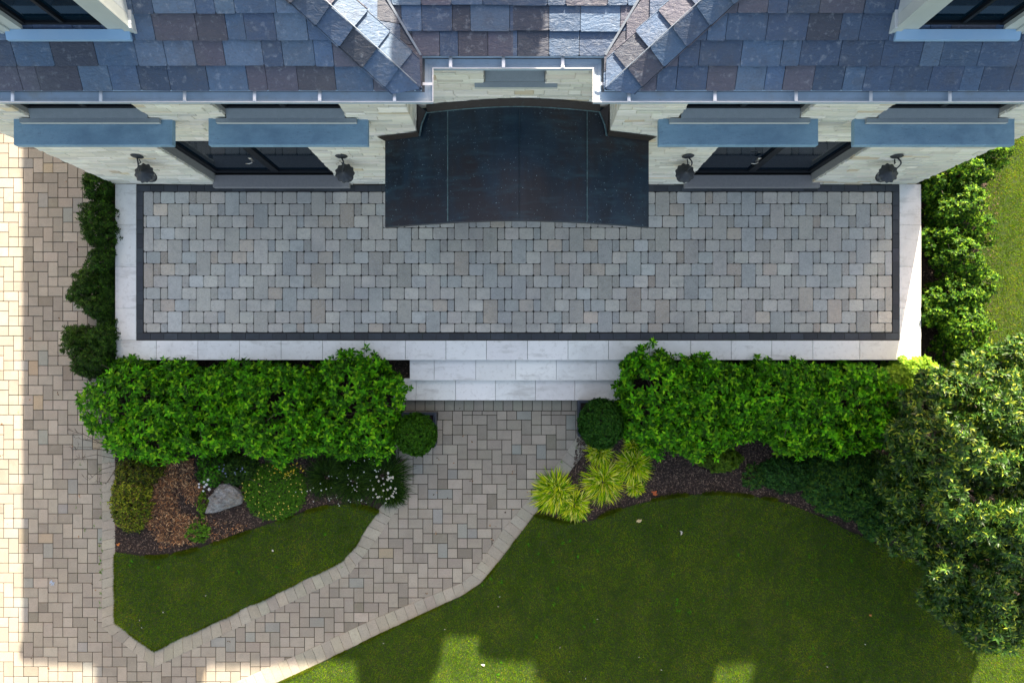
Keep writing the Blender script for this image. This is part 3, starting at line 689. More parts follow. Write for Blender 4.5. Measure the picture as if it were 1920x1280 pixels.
# ---- dormers
for s in (-1, 1):
    x0, x1 = sorted((s*4.03, s*5.41)); g0, g1 = sorted((s*4.29, s*5.20)); YD = 3.555; zb = RZ + mF*(YD-EY); zt = TZ+6.75
    dm = empty('dormer', ((x0+x1)/2, YD, zb), house); dm.matrix_parent_inverse = Matrix.Translation(house.location).inverted(); bpy.context.view_layer.update()
    zg0 = TZ + 4.93; zg1 = zt - .28
    c_ = MB()                                            # casing round the opening
    c_.box(x0, g0, YD-.0, YD+.12, zb-.15, zt); c_.box(g1, x1, YD, YD+.12, zb-.15, zt)
    c_.box(g0, g1, YD, YD+.12, zb-.15, zg0); c_.box(g0, g1, YD, YD+.12, zg1, zt)
    for q in (0, 1):                                     # raised outer board
        xx = (x0-.012, x0+.085) if q == 0 else (x1-.085, x1+.012)
        c_.box(*xx, YD-.022, YD-.001, zb-.02, zt)
    c_.build('casing', M['dormer_paint'], dm, bevel=.003)
    glazed('dormer', dm, g0-.002, g1+.002, zg0-.002, zg1, YD+.075, [((g0+g1)/2, .04)], rails=(zg0+.55, zg0+1.05), fw=.055)
    yback = EY + (zt-RZ)/mF
    for xx in (x0, x1-.02):
        k_ = MB(); k_.poly([(xx, YD+.121, zb-.1), (xx+.02, YD+.121, zb-.1), (xx+.02, yback, zt), (xx, yback, zt), (xx, YD+.121, zt), (xx+.02, YD+.121, zt)], [(0,1,2,3),(4,5,1,0),(3,2,5,4),(0,3,4),(1,5,2)])
        k_.build('cheek', M['cheek'], dm)
    n_ = MB()
    n_.poly([(x0+.03, YD-.10, zb-.008), (x1-.03, YD-.10, zb-.008), (x1-.03, YD-.002, zb+.0), (x0+.03, YD-.002, zb+.0), (x0+.03, YD-.10, zb+.030), (x1-.03, YD-.10, zb+.030), (x1-.03, YD-.002, zb+.06), (x0+.03, YD-.002, zb+.06)],
            [(4,5,6,7),(0,1,5,4),(1,2,6,5),(3,0,4,7)]); n_.build('sill', M['sill_metal'], dm)
    for xx, dx in ((x0, -.035), (x1, .035)):
        xa, xb = sorted((xx, xx+dx)); f_ = MB(); f_.box(xa, xb, YD-.03, YD+.30, zb-.06, zb+.14)
        f_.build('corner_foot', M['cheek'], dm, bevel=.004)
    r_ = MB(); xm = (x0+x1)/2; e_ = .14; zr = zt+.42
    r_.poly([(x0-e_, YD-.15, zt-.05), (xm, YD-.15, zr), (x1+e_, YD-.15, zt-.05), (x0-e_, yback+.7, zt-.05), (xm, yback+.7, zr), (x1+e_, yback+.7, zt-.05)], [(0,1,4,3),(1,2,5,4),(0,2,1),(0,3,5,2)])
    r_.build('dormer_roof', M['under'], dm)
# ---- unseen shapes added behind the ridge to cast the lawn's shadow outline
ch = MB(); ch.lathe([(.80, 5.2), (.80, 8.12), (.74, 8.28), (.62, 8.46), (.55, 8.66), (.52, 9.3), (.46, 9.9), (.20, 10.2)], 24, (.34, 8.2, 0)); ch.build('round_occluder', M['ridge_occluder'], house, smooth=True)  # added round form, tapered so its shadow on the lawn narrows
gb = MB(); prof = [(2.9, 5.2), (7.0, 5.2), (7.0, 8.0), (6.2, 8.06), (5.5, 8.12), (5.48, 9.3), (4.4, 9.3), (3.7, 8.48), (2.9, 8.2)]; n_ = len(prof)  # added profile, stepped to leave a sun patch on the lawn
gb.poly([(x, 7.8, z) for x, z in prof] + [(x, 8.3, z) for x, z in prof], [tuple(range(n_)), tuple(range(n_, 2*n_))[::-1]] + [(i, i+n_, (i+1) % n_+n_, (i+1) % n_) for i in range(n_)])
gb.build('gable_occluder', M['ridge_occluder'], house)
ch = MB(); ch.box(7.03, 7.42, 7.9, 8.6, 5.2, 9.2); ch.build('ridge_occluder', M['ridge_occluder'], house)  # added box, shades the lawn right of the sun patch

# ---- canopy over the entrance
cv = MB(); CX, CHW = .055, 1.877; NX = 40; yf = 1.97
def cz(x): t = abs(x-CX)/CHW; return TZ + 2.47 + .46*(1-t**1.7)
def crow(y, dz, x0=-CHW, x1=CHW): return [(CX + x0+(x1-x0)*k/NX, y, cz(CX + x0+(x1-x0)*k/NX)+dz) for k in range(NX+1)]
def strip(mb, A, B, m=0):
    n = len(A); mb.poly(A+B, [(i, i+1, n+i+1, n+i) for i in range(n-1)], None, m)
yf_ = yf
strip(cv, crow(yf, 0), crow(YW-.014, 0)); strip(cv, crow(yf, -.09), crow(yf, 0)); strip(cv, crow(YW-.014, -.09), crow(yf, -.09))
XI2 = XRC-.015
r1 = [(x, YW-.014, cz(x)) for x in np.linspace(-XI2, XI2, NX+1)]; r2 = [(x, YR-.013, cz(x)+.012) for x in np.linspace(-XI2, XI2, NX+1)]
strip(cv, [(x, y, z+.0) for x, y, z in r1], r2)
for sx in (-1, 1):
    x = CX + sx*CHW; cv.face([(x, yf, cz(x)), (x, YW, cz(x)), (x, YW, cz(x)-.09), (x, yf, cz(x)-.09)])
cn = cv.build('canopy', M['canopy'], house, smooth=False)
for xs in (-.90, .085, 1.02):
    sm = MB(); z = cz(xs); sm.tube([(xs, yf+.01, z+.004), (xs, YR-.03, z+.010)], .007, 6); sm.build('standing_seam', M['patina'] if xs != .085 else M['canopy'], cn)
fl = MB(); N2 = 30
A = [(x, YR-.085, cz(x)+.012) for x in np.linspace(-XRC+.14, XRC-.14, N2+1)]; B = [(x, YR-.016, cz(x)+.11 + .006*math.sin(x*31)) for x in np.linspace(-XRC+.14, XRC-.14, N2+1)]
strip(fl, A, B, 2); fl.tube(A, .008, 6)
for sx in (-1, 1):
    base = [(sx*(XRC-.03), YW-.05, cz(XRC)+.01), (sx*(XRC-.14), YR-.085, cz(XRC-.14)+.014)]
    fl.tube([base[0], ((base[0][0]+base[1][0])/2 + sx*.015, (base[0][1]+base[1][1])/2, (base[0][2]+base[1][2])/2+.012), base[1]], [.016, .013, .011], 6)
    fl.face([base[0], base[1], (sx*(XRC-.016), YR-.016, cz(XRC)+.16), (sx*(XRC-.016), YW-.02, cz(XRC)+.10)], m=2)
    xa = sx*(XRC-.02); xb = CX + sx*CHW
    fl.poly([(xa, YW-.05, cz(xa)+.008), (xb, YW-.05, cz(xb)+.008), (xb+sx*.10, YW-.016, cz(xb)+.09), (xa, YW-.016, cz(xa)+.10)], [(0, 1, 2, 3)], None, 2)
fl.build('flashing', [M['patina'], M['canopy'], M['rust']], cn)

# ------------------------------------------------------------------ wall lanterns
def make_lantern():
    r = empty('wall_lantern', (0, 0, 0))
    p_ = MB(); p_.lathe([(.001, -.004), (.062, -.004), (.066, .004), (.052, .018), (.03, .026), (.001, .03)], 20)
    p_.v = [(x*1.45, -z - .0, y*1.5) for x, y, z in p_.v]; p_.build('wall_plate', M['iron'], r, smooth=True)
    a_ = MB(); pts = []
    for k in range(15):
        t = k/14; ang = R(-20 + 215*t); pts.append((.045*math.sin(t*3.1), -.01 - .19*t**.8, .06*math.sin(t*2.4) - .12*t**3))
    a_.tube(pts, [.013 - .004*k/14 for k in range(15)], 8)
    a_.tube([(0, -.03, -.06), (.015, -.07, -.085), (.0, -.10, -.06), (.0, -.09, -.03)], .009, 8)
    a_.build('scroll_arm', M['iron'], r, smooth=True)
    c_ = MB(); y0 = -.20; sc = lambda t: 1 + .055*math.cos(11*t)
    c_.lathe([(.140, -.03), (.150, -.026), (.146, -.018), (.118, .002), (.085, .020), (.05, .034), (.035, .046), (.022, .054), (.014, .07), (.004, .078)], 88, (0, y0, 0), wob=None)
    vs = []
    for x, y, z in c_.v:
        rr_ = math.hypot(x, y-y0); t = math.atan2(y-y0, x); k = 1 + .055*math.cos(11*t)*min(1, (rr_/.15)**6); vs.append((x*k, y0+(y-y0)*k, z + .003*math.cos(11*t)*min(1, (rr_/.15)**5)))
    c_.v = [(x, y, z-.20) for x, y, z in vs]; c_.build('lantern_cap', M['iron'], r, smooth=True)
    g_ = MB(); g_.lathe([(.10, -.04), (.105, -.09), (.075, -.26), (.06, -.28)], 8, (0, y0, 0)); g_.v = [(x, y, z-.19) for x, y, z in g_.v]; g_.build('glass_body', M['lamp_glass'], r)
    f_ = MB()
    for k in range(8):
        t = 2*math.pi*k/8; f_.tube([(.108*math.cos(t), y0+.108*math.sin(t), -.045), (.108*math.cos(t), y0+.108*math.sin(t), -.09), (.078*math.cos(t), y0+.078*math.sin(t), -.26)], .006, 6)
    f_.lathe([(.062, -.275), (.08, -.27), (.07, -.30), (.03, -.32), (.015, -.36), (.004, -.37)], 16, (0, y0, 0)); f_.v = [(x, y, z-.19) for x, y, z in f_.v]; f_.build('cage', M['iron'], r, smooth=True)
    return r
def copy_tree(o, parent=None):
    c = o.copy(); COL.objects.link(c)
    if parent: c.parent = parent
    for ch in list(o.children): copy_tree(ch, c)
    return c
lt = make_lantern()
LTS = [(-5.80, 'dark iron lantern on the far left wall pier, outside the left arched doors'),
       (-2.65, 'dark iron scroll lantern on the wall between the left arched doors and the canopy'),
       (2.70, 'dark iron scroll lantern on the wall between the canopy and the right arched doors'),
       (5.92, 'dark iron scroll lantern on the end pier right of the right arched doors')]
for i, (x, lb) in enumerate(LTS):
    o = lt if i == 0 else copy_tree(lt)
    o.location = (x, YW-.012, TZ+1.66); o.rotation_euler = (0, 0, R(random.uniform(-4, 4))); tag(o, lb, 'wall lantern', 'iron lanterns on the house front')

# ------------------------------------------------------------------ foliage tools
def leaf_verts(base, d, n_, ln, wd, fold=.25, curl=.2):
    """base (k,3), direction d (k,3) unit, leaf normal n_ (k,3); pointed leaf of 6 verts, 4 tris folded on its midrib"""
    s_ = np.cross(d, n_); s_ /= np.linalg.norm(s_, axis=1, keepdims=True) + 1e-9
    n_ = np.cross(s_, d)
    ln = ln[:, None]; wd = wd[:, None]
    V = np.zeros((len(base), 6, 3))
    V[:, 0] = base; V[:, 1] = base + d*ln*.5 - n_*ln*curl*.12
    V[:, 2] = base + d*ln - n_*ln*curl
    V[:, 3] = base + d*ln*.42 + s_*wd + n_*wd*fold; V[:, 4] = base + d*ln*.42 - s_*wd + n_*wd*fold
    V[:, 5] = base + d*ln*.15 - n_*.0
    return V
LF = [(0, 3, 1), (1, 3, 2), (0, 1, 4), (1, 2, 4)]
def unit(a): return a / (np.linalg.norm(a, axis=-1, keepdims=True) + 1e-9)

def rosettes(name, pts, axes, per, ln, wd, cols, m, parent=None, spread=(.9, 1.35), curl=.2, fold=.25, cvar=.25, opposite=True, levels=1, stem=.03):
    """leaf whorls: pts (k,3) shoot tips, axes (k,3) shoot directions"""
    k = len(pts); axes = unit(axes)
    ref = unit(np.cross(axes, rng.normal(size=(k, 3)))); ref2 = np.cross(axes, ref)
    B, D, N_, LN, WD, C = [], [], [], [], [], []
    shoot = rng.uniform(1-cvar, 1+cvar, (k, 1)); ph0 = rng.uniform(0, 2*np.pi, k)
    for lv in range(levels):
        for j in range(per):
            a = ph0 + 2*np.pi*j/per + lv*np.pi/per + rng.normal(0, .18, k)
            th = rng.uniform(spread[0], spread[1], k) - .0 - .28*(levels-1-lv if levels > 1 else 0)*0
            th = th + .25*lv
            out = ref*np.cos(a)[:, None] + ref2*np.sin(a)[:, None]
            d = unit(out*np.sin(th)[:, None] + axes*np.cos(th)[:, None])
            B.append(pts - axes*stem*lv + out*ln*.03); D.append(d); N_.append(unit(axes*np.sin(th)[:, None] - out*np.cos(th)[:, None] + rng.normal(0, .12, (k, 3))))
            LN.append(ln*rng.uniform(.7, 1.15, k)*(1 + .25*lv)); WD.append(wd*rng.uniform(.8, 1.2, k)*(1 + .2*lv))
            c = cols[rng.integers(0, len(cols), k)] * shoot * rng.uniform(.8, 1.2, (k, 1)) ; C.append(c)
    B, D, N_, LN, WD, C = map(np.concatenate, (B, D, N_, LN, WD, C))
    return np_mesh(name, leaf_verts(B, D, N_, LN, WD, fold, curl), 6, C, m, parent, faces=LF)

def lobes_surface(lobes, n, zmin, shell=.0, flat=1.0, seed=0):
    """points on the outside of a union of ellipsoids (cx,cy,cz,rx,ry,rz); returns points and outward normals"""
    P_, N_ = [], []
    tot = sum((l[3]*l[4]+l[4]*l[5]+l[3]*l[5]) for l in lobes)
    for l in lobes:
        k = int(n * (l[3]*l[4]+l[4]*l[5]+l[3]*l[5]) / tot * 1.6)
        v = unit(rng.normal(size=(k, 3))); v = v[v[:, 2] > -.45]
        c = np.array(l[:3]); r = np.array(l[3:])
        q = np.sign(v)*np.abs(v)**flat
        rad = 1 - np.abs(rng.normal(0, shell, len(v)))[:, None]
        p = c + q*r*rad; nn = unit(v/r)
        keep = p[:, 2] > zmin
        for l2 in lobes:
            if l2 is l: continue
            keep &= ((((p - np.array(l2[:3]))/np.array(l2[3:]))**2).sum(1) > .80)
        P_.append(p[keep]); N_.append(nn[keep])
    return np.concatenate(P_), np.concatenate(N_)

def fbump(p, s, a):
    return np.array([mnoise.noise(Vector((x*s, y*s, z*s))) for x, y, z in p])[:, None]*a

def trunk_mb(x, y, z0, lobes, r0=.03, n=5):
    t = MB()
    for l in (lobes if len(lobes) < n else random.sample(lobes, n)):
        tip = Vector((l[0], l[1], l[2] + l[5]*.3)); b = Vector((x + random.uniform(-.06, .06), y + random.uniform(-.06, .06), z0))
        mid = b.lerp(tip, .5) + Vector((random.uniform(-.08, .08), random.uniform(-.08, .08), .05))
        t.tube([b, mid, tip], [r0, r0*.7, r0*.3], 6)
        for _ in range(3):
            e = tip + Vector((random.uniform(-l[3], l[3])*.8, random.uniform(-l[4], l[4])*.8, random.uniform(0, l[5])*.7)); t.tube([mid.lerp(tip, .5), e], [r0*.4, r0*.12], 5)
    return t

def shrub(name, label, cat, group, lobes, n, ln, wd, cols, m=None, per=5, levels=2, zmin=.08, shell=.06, up=.9, spread=(.85, 1.3), stem=.045, curl=.2, inner=.45, bumpa=.07, cvar=.22, flat=1.0):
    x = sum(l[0] for l in lobes)/len(lobes); y = sum(l[1] for l in lobes)/len(lobes)
    root = tag(empty(name, (x, y, .016)), label, cat, group)
    p, nn = lobes_surface(lobes, n, zmin, shell, flat)
    p = p + nn*fbump(p, 2.6, bumpa) + nn*fbump(p, 7.0, bumpa*.35) + nn*rng.normal(0, .018, (len(p), 1))
    ax = unit(nn + np.array([0, 0, up]) + rng.normal(0, .25, nn.shape))
    cols = np.array(cols)
    o = rosettes('foliage', p, ax, per, ln, wd, cols, m or M['leaf'], None, spread, curl, levels=levels, stem=stem, cvar=cvar)
    q, qn = lobes_surface([(l[0], l[1], l[2]-.02, l[3]*.82, l[4]*.82, l[5]*.84) for l in lobes], int(n*inner), zmin, .12, flat)
    o2 = rosettes('inner_foliage', q, unit(qn + np.array([0, 0, .4])), per, ln*1.1, wd*1.15, cols, m or M['leaf'], None, spread, curl, levels=1, cvar=.3)
    t = trunk_mb(x, y, 0, lobes).build('stem', M['wood'])
    for c in (o, o2, t): c.parent = root; c.matrix_parent_inverse = Matrix.Translation(root.location).inverted()
    return root

def L_(px, py, rx, ry, ztop, rz=None):
    """a lobe from its picture centre/radii (photo px) at the height where it shows"""
    zc = max(.15, ztop - (rz or .5)); k = (CAMZ-(zc+ztop)/2)/F; x, y = P(px, py, (zc+ztop)/2)
    return (x, y, zc, rx*k, ry*k, ztop-zc)

HG = [(.064, .255, .003), (.040, .18, .003), (.100, .34, .004), (.020, .085, .003), (.19, .42, .008), (.030, .12, .003)]
hedL = [([L_(222, 770, 66, 92, .98, .7), L_(262, 735, 60, 58, .98, .7), L_(290, 810, 60, 62, 1.05, .7), L_(235, 700, 40, 34, .85, .5), L_(190, 765, 42, 42, .85, .6)], 'bright green broad-leaved shrub at the driveway end of the left hedge'),
        ([L_(345, 765, 66, 84, 1.08, .7), L_(410, 745, 60, 62, 1.04, .7), L_(385, 800, 66, 60, 1.08, .7), L_(330, 715, 42, 40, .95, .6)], 'bright green broad-leaved shrub second from the driveway in the left hedge, above the dry patch'),
        ([L_(470, 760, 66, 82, 1.10, .7), L_(540, 745, 62, 66, 1.08, .7), L_(510, 815, 72, 58, 1.10, .7), L_(575, 800, 50, 60, 1.08, .7)], 'bright green broad-leaved shrub in the left hedge above the yellow flowered mound'),
        ([L_(660, 735, 74, 82, 1.22, .8), L_(615, 785, 62, 80, 1.15, .7), L_(695, 800, 56, 66, 1.15, .8), L_(712, 745, 42, 60, 1.15, .7)], 'tallest broad-leaved shrub of the left hedge, next to the steps and the round boxwood')]
hedR = [([L_(1225, 735, 62, 86, 1.25, .8), L_(1262, 795, 66, 64, 1.2, .8), L_(1205, 780, 46, 55, 1.05, .7), L_(1285, 730, 52, 62, 1.2, .7)], 'bright green broad-leaved shrub of the right hedge nearest the steps'),
        ([L_(1335, 745, 62, 78, 1.20, .8), L_(1315, 800, 60, 64, 1.15, .7), L_(1385, 755, 48, 74, 1.15, .7)], 'bright green broad-leaved shrub of the right hedge, second from the steps'),
        ([L_(1440, 755, 64, 80, 1.20, .8), L_(1500, 775, 58, 84, 1.2, .8), L_(1505, 730, 46, 52, 1.15, .7)], 'bright green broad-leaved shrub of the right hedge, third from the steps'),
        ([L_(1570, 768, 64, 86, 1.22, .8), L_(1640, 765, 64, 80, 1.2, .8), L_(1600, 720, 60, 42, 1.1, .7)], 'bright green broad-leaved shrub at the far end of the right hedge, touching the tree')]
for k, (lb, txt) in enumerate(hedL + hedR):
    shrub('hedge_shrub', txt, 'shrub', 'broad-leaved shrubs of the two front hedges', lb, 1080, .088, .023, HG, per=4, bumpa=.22, spread=(.6, 1.3), stem=.055, flat=.92, cvar=.45, shell=.16, inner=.25)
# stray upright shoots along the terrace edge
# yews beside the driveway
YG = [(.024, .070, .004), (.016, .046, .004), (.045, .11, .006), (.010, .026, .003), (.022, .058, .006), (.014, .036, .005), (.040, .085, .008), (.022, .058, .006)]
yws = [([L_(176, 348, 24, 36, .95, .6), L_(182, 400, 27, 36, .9, .6), L_(176, 440, 24, 30, .9, .5), L_(190, 482, 22, 34, .8, .5), L_(198, 430, 14, 95, .7, .5)], 'dark green yew bush beside the left corner of the house wall'),
       ([L_(170, 535, 34, 34, .85, .6), L_(182, 572, 28, 32, .8, .5), L_(198, 550, 14, 60, .7, .4), L_(146, 552, 16, 12, .6, .3)], 'dark green yew bush in the middle of the row left of the terrace'),
       ([L_(155, 640, 34, 32, .9, .6), L_(174, 672, 38, 32, .9, .6), L_(196, 640, 18, 52, .8, .5), L_(140, 625, 20, 14, .7, .4), L_(158, 692, 26, 18, .7, .4)], 'dark green yew bush with rusty tips at the front left corner of the terrace')]
for lb, txt in yws:
    r_ = shrub('yew_bush', txt, 'shrub', 'yew bushes left of the terrace', lb, 1900, .050, .0085, YG, M['needle'], per=6, levels=2, stem=.03, spread=(.5, 1.3), bumpa=.22, shell=.14, inner=.5, cvar=.4)
# shrubs on the right of the terrace
BG = [(.040, .12, .006), (.020, .070, .005), (.085, .19, .010), (.012, .042, .005), (.14, .24, .012)]
rsh = [([L_(1800, 315, 48, 34, .95, .6), L_(1760, 345, 26, 28, .8, .5), L_(1855, 285, 34, 22, .9, .6), L_(1830, 330, 36, 24, .8, .5)], 'leafy green shrub against the right corner of the house wall'),
       ([L_(1805, 395, 42, 40, .95, .6), L_(1775, 440, 24, 18, .8, .5), L_(1835, 425, 28, 36, .85, .5), L_(1820, 365, 34, 26, .85, .5), L_(1815, 450, 26, 26, .8, .5)], 'leafy green shrub right of the terrace, second from the house'),
       ([L_(1800, 480, 36, 34, 1.0, .6), L_(1830, 505, 28, 40, .9, .5), L_(1772, 560, 32, 28, .85, .5), L_(1815, 555, 36, 34, .95, .6), L_(1845, 540, 18, 40, .75, .5)], 'leafy green shrub right of the terrace, third from the house'),
       ([L_(1825, 610, 40, 42, 1.0, .6), L_(1768, 590, 30, 20, .85, .5), L_(1835, 665, 38, 42, 1.0, .6)], 'leafy green shrub right of the terrace beside its front corner')]
for lb, txt in rsh:
    shrub('side_shrub', txt, 'shrub', 'leafy shrubs right of the terrace', lb, 950, .050, .016, BG, M['leaf'], per=5, levels=2, stem=.03, bumpa=.26, shell=.2, cvar=.35)
shrub('golden_shrub', 'sunlit yellow-green shrub between the terrace corner and the tree', 'shrub', None, [L_(1725, 705, 45, 34, 1.15, .7), L_(1690, 720, 40, 30, 1.05, .6)], 420, .075, .022, [(.20, .34, .02), (.13, .25, .015)])

# boxwood balls in square planters
def planter(px, py, s_, h, label):
    x, y = P(px, py, h); r_ = tag(empty('planter', (x, y, .0)), label, 'planter', 'navy square planters at the foot of the steps')
    o = MB(); a = s_/2; t = .035
    o.box(x-a, x+a, y-a, y-a+t, 0, h); o.box(x-a, x+a, y+a-t, y+a, 0, h); o.box(x-a, x-a+t, y-a+t, y+a-t, 0, h-.001); o.box(x+a-t, x+a, y-a+t, y+a-t, 0, h-.001)
    o.box(x-a-.015, x+a+.015, y-a-.015, y-a+t*.6, h-.05, h+.004); o.box(x-a-.015, x+a+.015, y+a-t*.6, y+a+.015, h-.05, h+.004)
    o.box(x-a-.015, x-a+t*.6, y-a+t*.6, y+a-t*.6, h-.05, h+.004); o.box(x+a-t*.6, x+a+.015, y-a+t*.6, y+a-t*.6, h-.05, h+.004)
    o.build('box', M['planter'], r_, bevel=.004)
    q = MB(); q.box(x-a+t, x+a-t, y-a+t, y+a-t, h-.12, h-.06); q.build('soil', M['soil'], r_)
    return x, y
planter(785, 805, .58, .42, 'navy square planter left of the walkway under the lighter round boxwood')
planter(1118, 784, .62, .42, 'navy square planter right of the walkway under the darker boxwood')
def ball(px, py, r, zc, label, cols, seed, name='boxwood_ball', sq=1.0):
    x, y = P(px, py, zc + r*.3); root = tag(empty(name, (x, y, zc-r)), label, 'shrub', 'clipped boxwoods in the planters')
    n = 2600; v = unit(rng.normal(size=(n, 3))); v = v[v[:, 2] > -.6]
    rad = r*(1 + fbump(v*1.0, 3, .05) + rng.normal(0, .018, (len(v), 1)))
    p = np.array([x, y, zc]) + v*rad*np.array([1, sq, .92])
    o = rosettes('foliage', p + v*np.abs(rng.normal(0, .012, (len(v), 1))), unit(v + rng.normal(0, .3, v.shape)), 5, .030, .009, np.array(cols), M['leaf'], None, (.7, 1.3), levels=2, stem=.015, cvar=.3)
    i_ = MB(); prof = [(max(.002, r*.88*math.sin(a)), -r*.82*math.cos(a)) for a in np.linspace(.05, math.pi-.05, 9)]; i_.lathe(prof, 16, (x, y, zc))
    k = i_.build('dark_core', M['soil'], smooth=True)  # solid dark filling, stands in for the shaded inside of the ball
    s_ = MB(); s_.tube([(x, y, .30), (x, y, zc-r*.6)], .02); st = s_.build('stem', M['wood'])
    for c in (o, k, st): c.parent = root; c.matrix_parent_inverse = Matrix.Translation(root.location).inverted()
ball(778, 815, .345, .78, 'round clipped boxwood ball left of the walkway, bright green', [(.030, .105, .004), (.050, .15, .005), (.018, .07, .004)], 1)
ball(1128, 795, .37, .74, 'looser dark green boxwood right of the walkway, above the yellow grasses', [(.020, .085, .008), (.012, .055, .007), (.040, .12, .010)], 2, sq=1.12)

# ------------------------------------------------------------------ grasses, perennials, flowers
def tuft(name, label, cat, group, px, py, r, h, n, cols, m, wd=.006, tilt=(.35, 1.35), droop=.5, bias=(0, 0)):
    x, y = P(px, py, h*.5); root = tag(empty(name, (x, y, .016)), label, cat, group)
    a = rng.uniform(0, 2*np.pi, n); rr0 = r*.42*np.sqrt(rng.random(n)); th = rng.uniform(*tilt, n)
    L = r*rng.uniform(.45, 1.05, n)*1.0
    ad = a + rng.normal(0, .45, n)
    d = np.stack([np.cos(ad)*np.sin(th)+bias[0], np.sin(ad)*np.sin(th)+bias[1], np.cos(th)*h/r*1.0], 1); d = unit(d)
    side = unit(np.cross(d, np.array([0, 0, 1.])) + 1e-6) ; wv_ = (wd*rng.uniform(.6, 1.3, n))[:, None]
    b = np.stack([x + np.cos(a)*rr0, y + np.sin(a)*rr0, np.full(n, .02)], 1); V = np.zeros((n, 7, 3)); Lc = L[:, None]
    g_ = np.array([0, 0, -1.])
    for i, (t, wf) in enumerate(((0, .5), (.4, 1.0), (.75, .8))):
        c = b + d*Lc*t + g_*Lc*droop*t**2.2; V[:, 2*i] = c - side*wv_*wf; V[:, 2*i+1] = c + side*wv_*wf
    V[:, 6] = b + d*Lc + g_*Lc*droop; V[:, :, 2] = np.maximum(V[:, :, 2], .022)
    c = np.array(cols)[rng.integers(0, len(cols), n)]*rng.uniform(.7, 1.25, (n, 1))
    o = np_mesh('blades', V, 7, c, m, None, faces=[(0,1,3),(0,3,2),(2,3,5),(2,5,4),(4,5,6)]); o.parent = root; o.matrix_parent_inverse = Matrix.Translation(root.location).inverted()
    return root
YGc = [lin(188, 206, 14), lin(110, 158, 12), lin(214, 214, 50), lin(70, 118, 14), lin(222, 222, 110), lin(150, 186, 12)]
YGc = [tuple(c*1.1 for c in q) for q in YGc]
for (px, py, r, lb) in ((1042, 925, .42, 'yellow-green striped grass tuft nearest the walkway edge, largest of the clumps'), (1078, 948, .33, 'yellow-green striped grass tuft at the lawn edge, lowest of the clumps'),
                        (1132, 905, .42, 'yellow-green striped grass tuft in the middle of the clumps'), (1188, 875, .38, 'yellow-green striped grass tuft farthest from the walkway, on open mulch'),
                        (1126, 850, .27, 'small yellow-green grass tuft just below the dark boxwood'), (1196, 838, .30, 'shaded yellow-green grass tuft tucked under the right hedge'), (1193, 915, .20, 'smallest yellow-green grass tuft at the mulch side of the clumps')):
    tuft('ornamental_grass', lb, 'ornamental grass', 'yellow-green grass tufts beside the walkway', px, py, r, .26, int(2300*r*random.uniform(.85, 1.15)), YGc, M['leaf'], wd=.0068, tilt=(.0, 1.3), droop=.55, bias=(random.uniform(-.22, .22), -.18))
DP = [(.020, .075, .012), (.012, .045, .010), (.038, .11, .014), (.060, .13, .012)]
DG = [(.022, .060, .006), (.045, .10, .008), (.012, .034, .005)]
for i, (px, py, r, lb) in enumerate(((608, 895, .36, 'dark green strappy perennial beside the yellow flowered mound'), (660, 905, .38, 'dark green strappy perennial in the middle of the clump above the left lawn'), (715, 895, .46, 'dark green strappy perennial with white daisies against the walkway'), (655, 865, .34, 'dark strappy perennial under the left hedge behind the daisies'), (735, 925, .25, 'small strappy perennial at the corner of the left lawn and walkway'))):
    tuft('strappy_perennial', lb, 'perennial', 'dark strappy perennials above the left lawn', px, py, r*1.15, .32, 1000, DG, M['leaf'], wd=.0045, tilt=(.15, 1.4), droop=.4)
# ground-hugging mounds
def mound(name, label, cat, px, py, rx, ry, h, n, ln, wd, cols, m=None, per=5, levels=1, group=None, z0=.0):
    k = CAMZ/F; x, y = P(px, py, h*.6)
    return shrub(name, label, cat, group, [(x, y, z0, rx*k, ry*k, h)], n, ln, wd, cols, m or M['leaf'], per=per, levels=levels, zmin=.02, bumpa=.05, stem=.02, inner=.5, cvar=.3)
moss = mound('flower_mound', 'soft bright green mound dotted with small yellow flowers beside the boulder', 'flowering plant', 512, 922, 62, 56, .22, 4200, .022, .004, [(.055, .16, .006), (.035, .11, .005), (.085, .20, .008)], M['needle'], per=5)
LB = [(.17, .22, .012), (.08, .13, .010), (.035, .06, .008), (.28, .30, .02), (.10, .07, .02)]
mound('low_shrub', 'low olive and yellow leaved shrub along the driveway edging, left of the dry patch', 'shrub', 240, 940, 37, 62, .40, 900, .048, .011, LB, per=4, levels=2)
mound('low_shrub', 'darker olive low shrub under the driveway end of the left hedge', 'shrub', 255, 885, 45, 30, .40, 420, .048, .011, [tuple(c*.6 for c in q) for q in LB], per=4, levels=2)
mound('leafy_perennial', 'dark green leafy perennial between the dry patch and the boulder, under the hedge', 'perennial', 395, 880, 28, 32, .30, 260, .060, .016, DG + HG[:2], per=5, levels=2)
mound('leafy_perennial', 'dark green leafy perennial with pale blue flowers above the boulder', 'perennial', 440, 880, 40, 28, .28, 300, .055, .015, DG, per=5, levels=2)
mound('leafy_perennial', 'small light green perennial at the lower edge of the dry patch', 'perennial', 370, 995, 24, 20, .16, 110, .045, .014, [tuple(c*.7 for c in lin(110, 160, 40)), tuple(c*.6 for c in lin(86, 130, 34))])
mound('leafy_perennial', 'thin light green perennial left of the boulder', 'perennial', 378, 945, 12, 28, .14, 70, .04, .014, [tuple(c*.7 for c in lin(110, 150, 34)), tuple(c*.6 for c in lin(86, 120, 34))])
mound('dark_perennial', 'spreading dark leafy perennial below the right hedge, close to the tree', 'perennial', 1600, 905, 88, 68, .45, 1300, .068, .017, DP, per=5, levels=2)
mound('dark_perennial', 'dark leafy perennial hanging over the lawn edge under the tree', 'perennial', 1665, 965, 55, 50, .40, 600, .068, .017, DP, per=5, levels=2)
